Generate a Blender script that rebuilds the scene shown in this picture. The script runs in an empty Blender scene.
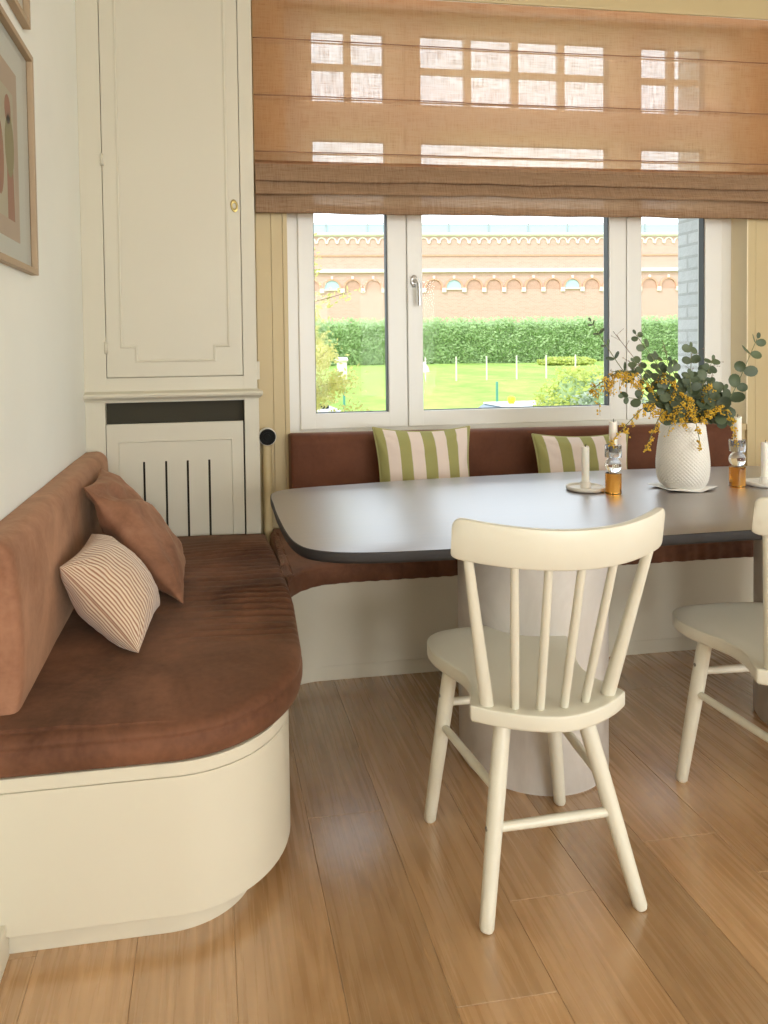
import bpy, bmesh, math, random
from math import sin, cos, pi, radians as R, sqrt, exp
from mathutils import Vector, Matrix, noise as mnoise
from mathutils.geometry import tessellate_polygon
random.seed(7)
scene = bpy.context.scene
col = scene.collection
V = Vector

# ------------------------------------------------------------------ materials
def new_mat(name):
    m = bpy.data.materials.new(name); m.use_nodes = True
    nt = m.node_tree; b = nt.nodes['Principled BSDF']
    return m, nt, b
def node(nt, t, **kw):
    n = nt.nodes.new(t)
    for k, v in kw.items(): setattr(n, k, v)
    return n
def setin(n, **kw):
    for k, v in kw.items(): n.inputs[k.replace('_', ' ')].default_value = v
def c4(c): return (c[0], c[1], c[2], 1)
def mapping(nt, scale=(1, 1, 1), coord='Object', rot=(0, 0, 0)):
    tc = node(nt, 'ShaderNodeTexCoord'); mp = node(nt, 'ShaderNodeMapping')
    mp.inputs['Scale'].default_value = scale; mp.inputs['Rotation'].default_value = rot
    nt.links.new(tc.outputs[coord], mp.inputs['Vector'])
    return mp.outputs['Vector']
def ntex(nt, vec, scale, detail=3, rough=.5, dist=0):
    n = node(nt, 'ShaderNodeTexNoise'); n.inputs['Scale'].default_value = scale
    n.inputs['Detail'].default_value = detail; n.inputs['Roughness'].default_value = rough
    n.inputs['Distortion'].default_value = dist
    nt.links.new(vec, n.inputs['Vector']); return n.outputs['Fac']
def ramp(nt, fac, stops):
    r = node(nt, 'ShaderNodeValToRGB'); e = r.color_ramp.elements
    while len(e) < len(stops): e.new(.5)
    for i, (p, c) in enumerate(stops): e[i].position = p; e[i].color = c4(c)
    nt.links.new(fac, r.inputs['Fac']); return r.outputs['Color']
def mixc(nt, fac, a, b, mode='MIX'):
    m = node(nt, 'ShaderNodeMix', data_type='RGBA', blend_type=mode)
    for s, v in ((m.inputs['Factor'], fac), (m.inputs[6], a), (m.inputs[7], b)):
        if isinstance(v, (int, float)): s.default_value = v
        elif isinstance(v, tuple): s.default_value = c4(v)
        else: nt.links.new(v, s)
    return m.outputs[2]
def math_(nt, op, a, b=None, c=None):
    m = node(nt, 'ShaderNodeMath', operation=op)
    for i, v in enumerate((a, b, c)):
        if v is None: continue
        if isinstance(v, (int, float)): m.inputs[i].default_value = v
        else: nt.links.new(v, m.inputs[i])
    return m.outputs[0]
def bump(nt, b, h, strength=.2, dist=.01):
    n = node(nt, 'ShaderNodeBump'); n.inputs['Strength'].default_value = strength
    n.inputs['Distance'].default_value = dist
    nt.links.new(h, n.inputs['Height']); nt.links.new(n.outputs['Normal'], b.inputs['Normal'])
def paint(name, c, rough=.45, var=.04, bs=.05):
    m, nt, b = new_mat(name)
    v = mapping(nt)
    f = ntex(nt, v, 2.3, 3)
    a = tuple(x * (1 - var) for x in c); d = tuple(min(1, x * (1 + var)) for x in c)
    nt.links.new(ramp(nt, f, [(.3, a), (.7, d)]), b.inputs['Base Color'])
    b.inputs['Roughness'].default_value = rough
    if bs: bump(nt, b, ntex(nt, v, 90, 3), bs, .002)
    return m
def plain(name, c, rough=.5, metal=0, **kw):
    m, nt, b = new_mat(name)
    b.inputs['Base Color'].default_value = c4(c); b.inputs['Roughness'].default_value = rough
    b.inputs['Metallic'].default_value = metal
    for k, v in kw.items(): b.inputs[k.replace('_', ' ')].default_value = v
    return m

M = {}
M['wall'] = paint('white_wall_plaster', (.83, .845, .78), .7, .02, .12)
M['ceil'] = paint('ceiling_paint', (.80, .78, .70), .8, .02)
M['cab'] = paint('cream_cabinet_paint', (.60, .565, .455), .45, .015, .06)
M['bench'] = paint('cream_bench_paint', (.62, .58, .465), .42, .015, .04)
M['trim'] = paint('ochre_cream_panelling', (.52, .415, .225), .5, .03, .06)
M['reveal'] = plain('cream_window_reveal', (.80, .71, .50), .5)
M['frame'] = plain('white_window_profile', (.76, .755, .71), .35)
M['gasket'] = plain('dark_rubber_gasket', (.06, .07, .08), .5)
M['chair'] = paint('cream_chair_lacquer', (.66, .635, .53), .35, .012, .03)
M['screwcap'] = plain('dark_screw_cap', (.16, .14, .11), .5)
M['steel'] = plain('brushed_steel', (.55, .54, .52), .3, 1)
M['brass'] = plain('aged_brass', (.35, .27, .10), .35, 1)
M['dark'] = plain('black_recess', (.03, .03, .025), .7)
M['radiator'] = plain('old_grey_radiator', (.055, .05, .036), .8, 0, Specular_IOR_Level=.1)
M['valve'] = plain('dark_grey_plastic', (.012, .012, .011), .7, 0, Specular_IOR_Level=.15)
M['valve_white'] = plain('white_plastic', (.75, .73, .68), .4)

def velvet(name, lo, hi, sheen=.5, sc=3.0):
    m, nt, b = new_mat(name)
    v = mapping(nt)
    f1 = ntex(nt, v, sc, 5, .62, .6); f2 = ntex(nt, v, 60, 2, .5)
    f = math_(nt, 'ADD', math_(nt, 'MULTIPLY', f1, .85), math_(nt, 'MULTIPLY', f2, .15))
    nt.links.new(ramp(nt, f, [(.34, lo), (.66, hi)]), b.inputs['Base Color'])
    b.inputs['Roughness'].default_value = .72
    b.inputs['Specular IOR Level'].default_value = .25
    b.inputs['Sheen Weight'].default_value = sheen
    b.inputs['Sheen Roughness'].default_value = .4
    b.inputs['Sheen Tint'].default_value = (.9, .62, .40, 1)
    bump(nt, b, ntex(nt, v, 9, 4), .22, .012)
    return m
M['velvet'] = velvet('brown_velvet', (.072, .027, .012), (.21, .090, .047), .20)
M['velvet_back'] = velvet('brown_velvet_backrest', (.20, .085, .044), (.38, .19, .110), .3, 5)
M['velvet_dark'] = velvet('dark_chestnut_velvet', (.095, .032, .014), (.15, .055, .027), .2)
M['suede'] = velvet('tan_brown_suede', (.18, .078, .040), (.34, .165, .096), .25, 6)

# oak planks
def oak():
    m, nt, b = new_mat('oiled_oak_planks')
    geo = node(nt, 'ShaderNodeNewGeometry')
    tc = node(nt, 'ShaderNodeTexCoord')
    off = node(nt, 'ShaderNodeVectorMath', operation='MULTIPLY_ADD')
    comb = node(nt, 'ShaderNodeCombineXYZ')
    rnd = geo.outputs['Random Per Island']
    nt.links.new(math_(nt, 'MULTIPLY', rnd, 37.0), comb.inputs[0])
    nt.links.new(math_(nt, 'MULTIPLY', rnd, 91.0), comb.inputs[1])
    nt.links.new(rnd, comb.inputs[2])
    off.inputs[1].default_value = (1, 1, 1)
    nt.links.new(tc.outputs['Object'], off.inputs[0]); nt.links.new(comb.outputs[0], off.inputs[2])
    mp = node(nt, 'ShaderNodeMapping'); mp.inputs['Scale'].default_value = (9, .9, 1)
    nt.links.new(off.outputs[0], mp.inputs['Vector'])
    cath = ntex(nt, mp.outputs[0], 1.0, 2, .45, .35)
    rings = math_(nt, 'FRACT', math_(nt, 'MULTIPLY', cath, 9.0))
    tri = math_(nt, 'ABSOLUTE', math_(nt, 'SUBTRACT', rings, .5))
    mp2 = node(nt, 'ShaderNodeMapping'); mp2.inputs['Scale'].default_value = (70, 2.2, 1)
    nt.links.new(off.outputs[0], mp2.inputs['Vector'])
    fine = ntex(nt, mp2.outputs[0], 1.0, 4, .6)
    g = math_(nt, 'ADD', math_(nt, 'MULTIPLY', tri, .42), math_(nt, 'MULTIPLY', fine, .45))
    base = ramp(nt, g, [(.12, (.37, .205, .086)), (.6, (.57, .352, .178))])
    tint = ramp(nt, rnd, [(0, (.80, .80, .79)), (1, (1.10, 1.08, 1.06))])
    nt.links.new(mixc(nt, 1.0, base, tint, 'MULTIPLY'), b.inputs['Base Color'])
    rr = ramp(nt, fine, [(.3, (.22,) * 3), (.8, (.36,) * 3)])
    nt.links.new(rr, b.inputs['Roughness'])
    b.inputs['Specular IOR Level'].default_value = .55
    b.inputs['Coat Weight'].default_value = 1; b.inputs['Coat Roughness'].default_value = .22; b.inputs['Coat IOR'].default_value = 1.75
    bump(nt, b, g, .12, .003)
    return m
M['oak'] = oak()
M['groove'] = plain('floor_groove', (.50, .36, .22), .7)

def table_mat():
    m, nt, b = new_mat('dark_brown_wood_tabletop')
    v = mapping(nt, (1.6, 26, 1))
    f = ntex(nt, v, 2.2, 5, .6, .5); f2 = ntex(nt, mapping(nt, (4, 150, 1)), 2, 3, .6)
    g = math_(nt, 'ADD', math_(nt, 'MULTIPLY', f, .65), math_(nt, 'MULTIPLY', f2, .35))
    nt.links.new(ramp(nt, g, [(.35, (.075, .048, .038)), (.65, (.15, .105, .085))]), b.inputs['Base Color'])
    nt.links.new(ramp(nt, g, [(.3, (.30,) * 3), (.7, (.42,) * 3)]), b.inputs['Roughness'])
    b.inputs['Specular IOR Level'].default_value = .7
    b.inputs['Coat Weight'].default_value = 1; b.inputs['Coat Roughness'].default_value = .36; b.inputs['Coat IOR'].default_value = 2.9
    bump(nt, b, g, .22, .004)
    return m
M['table'] = table_mat()
M['table_edge'] = plain('black_table_edge', (.016, .013, .012), .6)

def pedestal_mat():
    m, nt, b = new_mat('pale_microcement')
    v = mapping(nt, (1, 1, .6))
    f = ntex(nt, v, 4, 6, .6, 1.2)
    nt.links.new(ramp(nt, f, [(.3, (.46, .43, .39)), (.72, (.64, .61, .57))]), b.inputs['Base Color'])
    b.inputs['Roughness'].default_value = .42
    bump(nt, b, f, .1, .004)
    return m
M['pedestal'] = pedestal_mat()

def linen(name, tmin, tmax, tr=.76, cs=1.0):
    m, nt, b = new_mat(name)
    nt.nodes.remove(b)
    out = nt.nodes['Material Output']
    h = ntex(nt, mapping(nt, (10, 1, 230)), 1.0, 3, .7)
    v = ntex(nt, mapping(nt, (230, 1, 10)), 1.0, 3, .7)
    w = math_(nt, 'ADD', math_(nt, 'MULTIPLY', h, .5), math_(nt, 'MULTIPLY', v, .5))
    big = ntex(nt, mapping(nt), 1.6, 2)
    colr = ramp(nt, w, [(.36, (.46 * cs, .265 * cs, .14 * cs)), (.60, (.95 * cs, .64 * cs, .41 * cs))])
    colr = mixc(nt, math_(nt, 'MULTIPLY', big, .35), colr, (.76 * cs, .49 * cs, .29 * cs))
    dif = node(nt, 'ShaderNodeBsdfDiffuse'); trl = node(nt, 'ShaderNodeBsdfTranslucent')
    trn = node(nt, 'ShaderNodeBsdfTransparent')
    nt.links.new(colr, dif.inputs['Color']); nt.links.new(colr, trl.inputs['Color'])
    mx = node(nt, 'ShaderNodeMixShader'); mx.inputs[0].default_value = tr
    nt.links.new(dif.outputs[0], mx.inputs[1]); nt.links.new(trl.outputs[0], mx.inputs[2])
    hole = node(nt, 'ShaderNodeMapRange'); hole.inputs['From Min'].default_value = .40; hole.inputs['From Max'].default_value = .64
    hole.inputs['To Min'].default_value = tmin; hole.inputs['To Max'].default_value = tmax
    nt.links.new(w, hole.inputs['Value'])
    mx2 = node(nt, 'ShaderNodeMixShader')
    nt.links.new(hole.outputs[0], mx2.inputs[0])
    nt.links.new(mx.outputs[0], mx2.inputs[1]); nt.links.new(trn.outputs[0], mx2.inputs[2])
    nt.links.new(mx2.outputs[0], out.inputs['Surface'])
    return m
M['linen'] = linen('terracotta_linen_blind', .10, .42)
M['linen_hem'] = linen('terracotta_linen_double_hem', .0, .045, .30, .50)
M['seam'] = plain('brown_blind_seam', (.30, .16, .09), .9)

def glass(name, c=(1, 1, 1), rough=0, ior=1.45):
    return plain(name, c, rough, 0, Transmission_Weight=1.0, IOR=ior)
M['amber'] = glass('amber_glass', (.95, .42, .06))
M['grey_glass'] = glass('smoked_grey_glass', (.48, .48, .50))
M['clear'] = glass('clear_glass', (1, 1, 1))
def pane():
    m, nt, b = new_mat('window_glass')
    nt.nodes.remove(b)
    fr = node(nt, 'ShaderNodeFresnel'); fr.inputs[0].default_value = 1.16
    t = node(nt, 'ShaderNodeBsdfTransparent'); t.inputs[0].default_value = (.96, .98, .97, 1)
    g = node(nt, 'ShaderNodeBsdfGlossy'); g.inputs['Roughness'].default_value = .01
    x = node(nt, 'ShaderNodeMixShader')
    nt.links.new(fr.outputs[0], x.inputs[0]); nt.links.new(t.outputs[0], x.inputs[1]); nt.links.new(g.outputs[0], x.inputs[2])
    nt.links.new(x.outputs[0], nt.nodes['Material Output'].inputs['Surface'])
    return m
M['pane'] = pane()
M['wax'] = plain('ivory_wax', (.86, .83, .74), .45, 0, Subsurface_Weight=.15)
M['wick'] = plain('burnt_wick', (.02, .02, .02), .9)
M['ceramic'] = plain('matte_white_ceramic', (.74, .71, .64), .5)
M['vase'] = paint('white_vase_ceramic', (.80, .775, .71), .42, .02, .02)
M['paper'] = plain('white_paper_napkin', (.85, .84, .81), .7)
M['stem'] = plain('brown_stem', (.16, .10, .055), .7)
M['greenstem'] = plain('olive_stem', (.17, .19, .08), .7)
def leafmat(name, a, b_, tr=.25):
    m, nt, b = new_mat(name)
    geo = node(nt, 'ShaderNodeNewGeometry')
    nt.links.new(ramp(nt, geo.outputs['Random Per Island'], [(0, a), (1, b_)]), b.inputs['Base Color'])
    b.inputs['Roughness'].default_value = .5
    out = nt.nodes['Material Output']
    trl = node(nt, 'ShaderNodeBsdfTranslucent'); trl.inputs[0].default_value = c4(tuple(min(1, x * 1.6) for x in b_))
    mx = node(nt, 'ShaderNodeMixShader'); mx.inputs[0].default_value = tr
    nt.links.new(b.outputs[0], mx.inputs[1]); nt.links.new(trl.outputs[0], mx.inputs[2]); nt.links.new(mx.outputs[0], out.inputs['Surface'])
    return m
M['eucalyptus'] = leafmat('eucalyptus_leaf', (.018, .034, .018), (.105, .140, .070), .2)
M['mimosa'] = leafmat('mimosa_yellow', (.62, .33, .015), (.90, .60, .06), .2)
M['twigbud'] = leafmat('dry_brown_bud', (.16, .11, .08), (.36, .27, .23), .1)
M['art_frame'] = paint('light_oak_frame', (.40, .295, .185), .5, .06, .05)
M['mat'] = plain('white_mat_board', (.80, .79, .74), .8)
M['print'] = paint('pale_pink_print', (.62, .47, .36), .8, .06, 0)
M['print_olive'] = plain('print_olive', (.36, .30, .15), .8)
M['print_rust'] = plain('print_rust', (.45, .20, .13), .8)
M['print_pale'] = plain('print_beige', (.62, .55, .42), .8)

def stripe_mat():
    m, nt, b = new_mat('olive_and_blush_striped_cotton')
    uv = node(nt, 'ShaderNodeTexCoord'); sp = node(nt, 'ShaderNodeSeparateXYZ')
    nt.links.new(uv.outputs['UV'], sp.inputs[0])
    f = math_(nt, 'FRACT', math_(nt, 'ADD', math_(nt, 'MULTIPLY', sp.outputs[0], 4.0), .12))
    s = node(nt, 'ShaderNodeMapRange'); s.inputs['From Min'].default_value = .47; s.inputs['From Max'].default_value = .50
    nt.links.new(f, s.inputs['Value'])
    nt.links.new(mixc(nt, s.outputs[0], (.34, .33, .12), (.76, .65, .585)), b.inputs['Base Color'])
    b.inputs['Roughness'].default_value = .85
    bump(nt, b, ntex(nt, mapping(nt), 14, 3), .3, .01)
    return m
M['stripe'] = stripe_mat()
M['olive_piping'] = plain('olive_piping', (.40, .38, .16), .8)
def rib_mat():
    m, nt, b = new_mat('cream_and_brown_pinstripe')
    uv = node(nt, 'ShaderNodeTexCoord'); sp = node(nt, 'ShaderNodeSeparateXYZ')
    nt.links.new(uv.outputs['UV'], sp.inputs[0])
    f = math_(nt, 'SINE', math_(nt, 'MULTIPLY', sp.outputs[0], 2 * pi * 34))
    s = node(nt, 'ShaderNodeMapRange'); s.inputs['From Min'].default_value = -.2; s.inputs['From Max'].default_value = .7
    nt.links.new(f, s.inputs['Value'])
    nt.links.new(mixc(nt, s.outputs[0], (.70, .56, .42), (.32, .155, .09)), b.inputs['Base Color'])
    b.inputs['Roughness'].default_value = .85
    b.inputs['Sheen Weight'].default_value = .3
    bump(nt, b, f, .35, .002)
    return m
M['rib'] = rib_mat()

# outdoors
def brick():
    m, nt, b = new_mat('weathered_pink_brick')
    v = mapping(nt, (1, 1, 1), 'Object', (R(90), 0, 0))
    t = node(nt, 'ShaderNodeTexBrick'); nt.links.new(v, t.inputs['Vector'])
    t.inputs['Color1'].default_value = (.48, .28, .23, 1); t.inputs['Color2'].default_value = (.58, .37, .31, 1)
    t.inputs['Mortar'].default_value = (.60, .46, .36, 1); t.inputs['Scale'].default_value = 1.0
    t.inputs['Brick Width'].default_value = .50; t.inputs['Row Height'].default_value = .16
    t.inputs['Mortar Size'].default_value = .02
    big = ntex(nt, mapping(nt), .35, 5, .65)
    nt.links.new(mixc(nt, math_(nt, 'MULTIPLY', big, .9), t.outputs['Color'], (.62, .40, .33)), b.inputs['Base Color'])
    b.inputs['Roughness'].default_value = .9
    return m
M['brick'] = brick()
M['brick_dark'] = paint('recessed_brick', (.52, .31, .235), .9, .1, .2)
M['brick_arch'] = paint('orange_arch_brick', (.62, .34, .23), .9, .08, .2)
M['stone'] = paint('pale_stone', (.78, .72, .62), .8, .03, .1)
M['white_brick'] = None
def wbrick():
    m, nt, b = new_mat('painted_white_brick')
    v = mapping(nt, (1, 1, 1), 'Object', (R(90), R(90), 0))
    t = node(nt, 'ShaderNodeTexBrick'); nt.links.new(v, t.inputs['Vector'])
    t.inputs['Color1'].default_value = (.66, .67, .67, 1); t.inputs['Color2'].default_value = (.60, .62, .62, 1)
    t.inputs['Mortar'].default_value = (.50, .51, .50, 1); t.inputs['Scale'].default_value = 1.0
    t.inputs['Brick Width'].default_value = .21; t.inputs['Row Height'].default_value = .065; t.inputs['Mortar Size'].default_value = .008
    nt.links.new(t.outputs['Color'], b.inputs['Base Color'])
    f = math_(nt, 'ADD', math_(nt, 'MULTIPLY', t.outputs['Fac'], -1), ntex(nt, mapping(nt), 25, 4))
    bump(nt, b, f, .6, .01); b.inputs['Roughness'].default_value = .8
    return m
M['white_brick'] = wbrick()
M['skylight'] = plain('pale_roof_glazing', (.42, .55, .57), .25)
def grass():
    m, nt, b = new_mat('meadow_grass')
    f = ntex(nt, mapping(nt), 1.1, 6, .7); f2 = ntex(nt, mapping(nt, (1, .25, 1)), .3, 3)
    g = math_(nt, 'ADD', math_(nt, 'MULTIPLY', f, .6), math_(nt, 'MULTIPLY', f2, .4))
    nt.links.new(ramp(nt, g, [(.36, (.20, .31, .07)), (.62, (.38, .50, .12))]), b.inputs['Base Color'])
    b.inputs['Roughness'].default_value = .9
    b.inputs['Specular IOR Level'].default_value = .1
    return m
M['grass'] = grass()
M['hedge'] = leafmat('hedge_leaf', (.26, .37, .16), (.46, .58, .30), .35)
M['hedge_core'] = paint('hedge_core', (.26, .35, .16), .9, .2, .3)
M['bush_y'] = leafmat('yellow_green_leaf', (.30, .37, .07), (.52, .55, .13), .3)
M['bush_g'] = leafmat('grey_green_leaf', (.20, .26, .17), (.40, .45, .33), .25)
M['shrub'] = leafmat('spring_leaf', (.30, .34, .08), (.62, .58, .22), .4)
M['asphalt'] = paint('street_asphalt', (.28, .28, .27), .9, .05)
M['carpaint'] = plain('white_car_paint', (.75, .76, .78), .2)
M['carglass'] = plain('car_glass', (.10, .14, .18), .1)
M['yellow'] = plain('yellow_beacon', (.90, .62, .02), .4)
M['postgreen'] = plain('green_fence_steel', (.10, .30, .22), .5)
M['stake'] = plain('pale_wood_stake', (.72, .66, .55), .8)
M['render_ext'] = plain('exterior_render', (.36, .40, .40), .9)

# ------------------------------------------------------------------ mesh helpers
def obj(name, bm, mats, parent=None, smooth=False, auto=None):
    me = bpy.data.meshes.new(name)
    bmesh.ops.recalc_face_normals(bm, faces=bm.faces)
    bm.to_mesh(me); bm.free()
    for m in (mats if isinstance(mats, (list, tuple)) else [mats]): me.materials.append(M[m] if isinstance(m, str) else m)
    if smooth:
        for p in me.polygons: p.use_smooth = True
    o = bpy.data.objects.new(name, me); col.objects.link(o)
    if parent: o.parent = parent
    if auto is not None:
        for p in me.polygons: p.use_smooth = True
        me.set_sharp_from_angle(angle=R(auto))
    return o
def tag(o, label=None, cat=None, group=None, kind=None):
    if label: o['label'] = label
    if cat: o['category'] = cat
    if group: o['group'] = group
    if kind: o['kind'] = kind
    return o
def empty(name, loc=(0, 0, 0), rz=0):
    o = bpy.data.objects.new(name, None); col.objects.link(o); o.empty_display_size = .05
    o.location = loc; o.rotation_euler = (0, 0, rz); return o
def copy_tree(o, parent=None):
    c = o.copy(); col.objects.link(c)
    if parent: c.parent = parent
    for ch in list(o.children): copy_tree(ch, c)
    return c
def box(bm, x0, x1, y0, y1, z0, z1, bev=0, mi=0, seg=2):
    r = bmesh.ops.create_cube(bm, size=1, matrix=Matrix.Translation(((x0 + x1) / 2, (y0 + y1) / 2, (z0 + z1) / 2)) @ Matrix.Diagonal((abs(x1 - x0), abs(y1 - y0), abs(z1 - z0), 1)))
    fs = {f for v in r['verts'] for f in v.link_faces}
    for f in fs: f.material_index = mi
    if bev:
        es = {e for v in r['verts'] for e in v.link_edges}
        q = bmesh.ops.bevel(bm, geom=list(es), offset=bev, segments=seg, profile=.6, affect='EDGES', material=mi)
def B(*args, **kw):
    bm = bmesh.new(); box(bm, *args, **kw); return bm
def tube(bm, pts, rad, n=12, caps=True, mi=0):
    pts = [V(p) for p in pts]
    rads = rad if isinstance(rad, (list, tuple)) else [rad] * len(pts)
    rings = []; up = None
    for i, p in enumerate(pts):
        t = (pts[min(i + 1, len(pts) - 1)] - pts[max(i - 1, 0)]).normalized()
        if up is None: up = t.orthogonal().normalized()
        else: up = (up - t * up.dot(t)).normalized()
        s = t.cross(up)
        rings.append([bm.verts.new(p + (up * cos(2 * pi * k / n) + s * sin(2 * pi * k / n)) * rads[i]) for k in range(n)])
    for a, b in zip(rings, rings[1:]):
        for k in range(n):
            f = bm.faces.new((a[k], a[(k + 1) % n], b[(k + 1) % n], b[k])); f.material_index = mi; f.smooth = True
    if caps:
        bm.faces.new(rings[0][::-1]).material_index = mi; bm.faces.new(rings[-1]).material_index = mi
def lathe(bm, prof, n=32, c=(0, 0, 0), mi=0, close=True):
    rings = []
    for r, z in prof:
        if r < 1e-6: rings.append([bm.verts.new((c[0], c[1], c[2] + z))])
        else: rings.append([bm.verts.new((c[0] + r * cos(2 * pi * k / n), c[1] + r * sin(2 * pi * k / n), c[2] + z)) for k in range(n)])
    for a, b in zip(rings, rings[1:]):
        for k in range(n):
            q = [a[k % len(a)], a[(k + 1) % len(a)], b[(k + 1) % len(b)], b[k % len(b)]]
            u = []
            for x in q:
                if x not in u: u.append(x)
            if len(u) > 2: bm.faces.new(u).material_index = mi
def loft(bm, rings, closed=True, caps=True, mi=0):
    rs = [[bm.verts.new(p) for p in r] for r in rings]
    n = len(rs[0])
    for a, b in zip(rs, rs[1:]):
        for k in range(n if closed else n - 1):
            bm.faces.new((a[k], a[(k + 1) % n], b[(k + 1) % n], b[k])).material_index = mi
    if caps:
        bm.faces.new(rs[0][::-1]).material_index = mi; bm.faces.new(rs[-1]).material_index = mi
    return rs
def spline(pts, n=8, closed=True):
    out = []; N = len(pts); P = [V(p) for p in pts]
    for i in range(N if closed else N - 1):
        if closed: a, b, c, d = P[i - 1], P[i], P[(i + 1) % N], P[(i + 2) % N]
        else: a, b, c, d = P[max(i - 1, 0)], P[i], P[i + 1], P[min(i + 2, N - 1)]
        for k in range(n):
            t = k / n
            out.append(.5 * ((2 * b) + (c - a) * t + (2 * a - 5 * b + 4 * c - d) * t * t + (3 * b - a - 3 * c + d) * t ** 3))
    if not closed: out.append(P[-1])
    return out
def arcpts(cx, cy, rx, ry, a0, a1, n):
    return [(cx + rx * cos(R(a0 + (a1 - a0) * k / n)), cy + ry * sin(R(a0 + (a1 - a0) * k / n))) for k in range(n + 1)]
def inset(poly, d):
    n = len(poly); out = []
    area = sum(poly[i][0] * poly[(i + 1) % n][1] - poly[(i + 1) % n][0] * poly[i][1] for i in range(n))
    sg = 1 if area > 0 else -1
    for i in range(n):
        a, b, c = V(poly[i - 1][:2]), V(poly[i][:2]), V(poly[(i + 1) % n][:2])
        e1 = (b - a); e2 = (c - b)
        if e1.length < 1e-9 or e2.length < 1e-9: out.append(b); continue
        n1 = V((-e1.y, e1.x)).normalized() * sg; n2 = V((-e2.y, e2.x)).normalized() * sg
        m = (n1 + n2)
        m = m.normalized() if m.length > 1e-6 else n1
        k = d / max(.35, m.dot(n1)); out.append(b + m * k)
    return out
def slab(bm, poly, z0, z1, bev=.004, seg=3, mi=0, mi_side=None, bot=None):
    bot = bev if bot is None else bot
    rings = []
    for k in range(seg + 1):
        a = pi / 2 * k / seg; d = bot * (1 - sin(a)); z = z0 + bot * (1 - cos(a))
        rings.append([(p[0], p[1], z) for p in inset(poly, d)])
    for k in range(seg + 1):
        a = pi / 2 * k / seg; d = bev * (1 - cos(a)); z = z1 - bev * (1 - sin(a))
        rings.append([(p[0], p[1], z) for p in inset(poly, d)])
    rs = loft(bm, rings, caps=False, mi=mi if mi_side is None else mi_side)
    for r in (rs[0][::-1], rs[-1]):
        for t in tessellate_polygon([[V((v.co.x, v.co.y, 0)) for v in r]]):
            try: bm.faces.new([r[i] for i in t]).material_index = mi
            except ValueError: pass
def resample(poly, step, closed=True):
    P = [V(p[:2]) for p in poly]; out = []
    for i in range(len(P) if closed else len(P) - 1):
        a, b = P[i], P[(i + 1) % len(P)]; L = (b - a).length; n = max(1, int(round(L / step)))
        for k in range(n): out.append(a.lerp(b, k / n))
    return out
def nz(x, y, z=0): return mnoise.noise(V((x, y, z)))

# ------------------------------------------------------------------ camera
cam = bpy.data.cameras.new('camera'); cob = bpy.data.objects.new('camera', cam); col.objects.link(cob)
F, CX, CY = 730., 321.87, 371.21
cam.sensor_fit = 'HORIZONTAL'; cam.sensor_width = 36; cam.lens = F * 36 / 768
cam.shift_x = (384 - CX) / 768; cam.shift_y = (CY - 512) / 768
cam.clip_end = 400; cam.clip_start = .02
r_, d_, f_ = V((0.98829766, -0.1518416, -0.0145554)), V((-0.0191789, -0.02902938, -0.99939455)), V((0.15132713, 0.98797845, -0.0316018))
cob.matrix_world = Matrix(((r_.x, -d_.x, -f_.x, 0), (r_.y, -d_.y, -f_.y, 0), (r_.z, -d_.z, -f_.z, 1.3), (0, 0, 0, 1)))
scene.camera = cob

XL, YW, CEIL, XR, YB = -.533, 3.32, 3.08, 4.4, -4.6
FY0_ = 3.405
# ------------------------------------------------------------------ room shell
def structure(name, bm, mats, **kw):
    o = obj(name, bm, mats, **kw); o['kind'] = 'structure'; return o
# floor: real planks with grooves, one mesh
bm = bmesh.new()
box(bm, XL - .1, XR + .1, YB - .1, YW + .1, -.06, -.003, mi=1)
W = .2125; x = .03 - W * 3
known = {0: [.55], 1: [1.965, -.2], 2: [1.342, 3.1], 3: [1.585, -.6], 4: [.35, 2.35], 5: [1.72, -.3], 6: [1.57, 3.0], 7: [.7, 2.5], -1: [1.0], -2: [.2, 2.1]}
i = -3
while x < XR:
    js = sorted(known.get(i, [random.uniform(-.8, .8), random.uniform(1.4, 2.8)]) + [YB - .1, YW + .1])
    js = [js[0]] + [y for y in js[1:]]
    for a, b in zip(js, js[1:]):
        x0, x1 = max(x, XL - .1), x + W
        if x1 - x0 > .02 and b - a > .02:
            g = .0003
            box(bm, x0 + g, x1 - g, a + g, b - g, -.02, 0, bev=.0008, seg=1)
    x += W; i += 1
structure('floor', bm, ['oak', 'groove'])
structure('ceiling', B(XL - .1, XR + .1, YB - .1, YW + .3, CEIL, CEIL + .1), 'ceil')
structure('wall_left', B(XL - .12, XL, YB - .1, YW + .3, -.06, CEIL), 'wall')
# window wall with opening X .355..2.66, z .885..2.90
OX0, OX1, OZ0, OZ1, YO = .357, 2.672, .885, 2.88, 3.62
bm = bmesh.new()
box(bm, XL, OX0, YW, YO, -.06, CEIL); box(bm, OX1, XR, YW, YO, -.06, CEIL)
box(bm, OX0, OX1, YW, YO, -.06, OZ0); box(bm, OX0, OX1, YW, YO, OZ1, CEIL)
structure('wall_window', bm, 'trim')
# right and back walls out of view, openings added to brighten the room
bm = bmesh.new()
box(bm, XR, XR + .2, YB, YW + .3, -.06, .25); box(bm, XR, XR + .2, YB, YW + .3, 2.75, CEIL)
for a, b in ((YB, -.6), (1.0, YW + .3)): box(bm, XR, XR + .2, a, b, .25, 2.75)
structure('wall_right', bm, 'wall')
bm = bmesh.new()
box(bm, XL, XR, YB - .2, YB, -.06, .5); box(bm, XL, XR, YB - .2, YB, 2.4, CEIL)
for a, b in ((XL, .6), (1.9, 2.4), (3.7, XR)): box(bm, a, b, YB - .2, YB, .5, 2.4)
structure('wall_back', bm, 'wall')
structure('trim_9', B(OX1 - .004, OX1 + .002, YW - .0155, FY0_ + .012, OZ0, OZ1), 'reveal')
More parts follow.
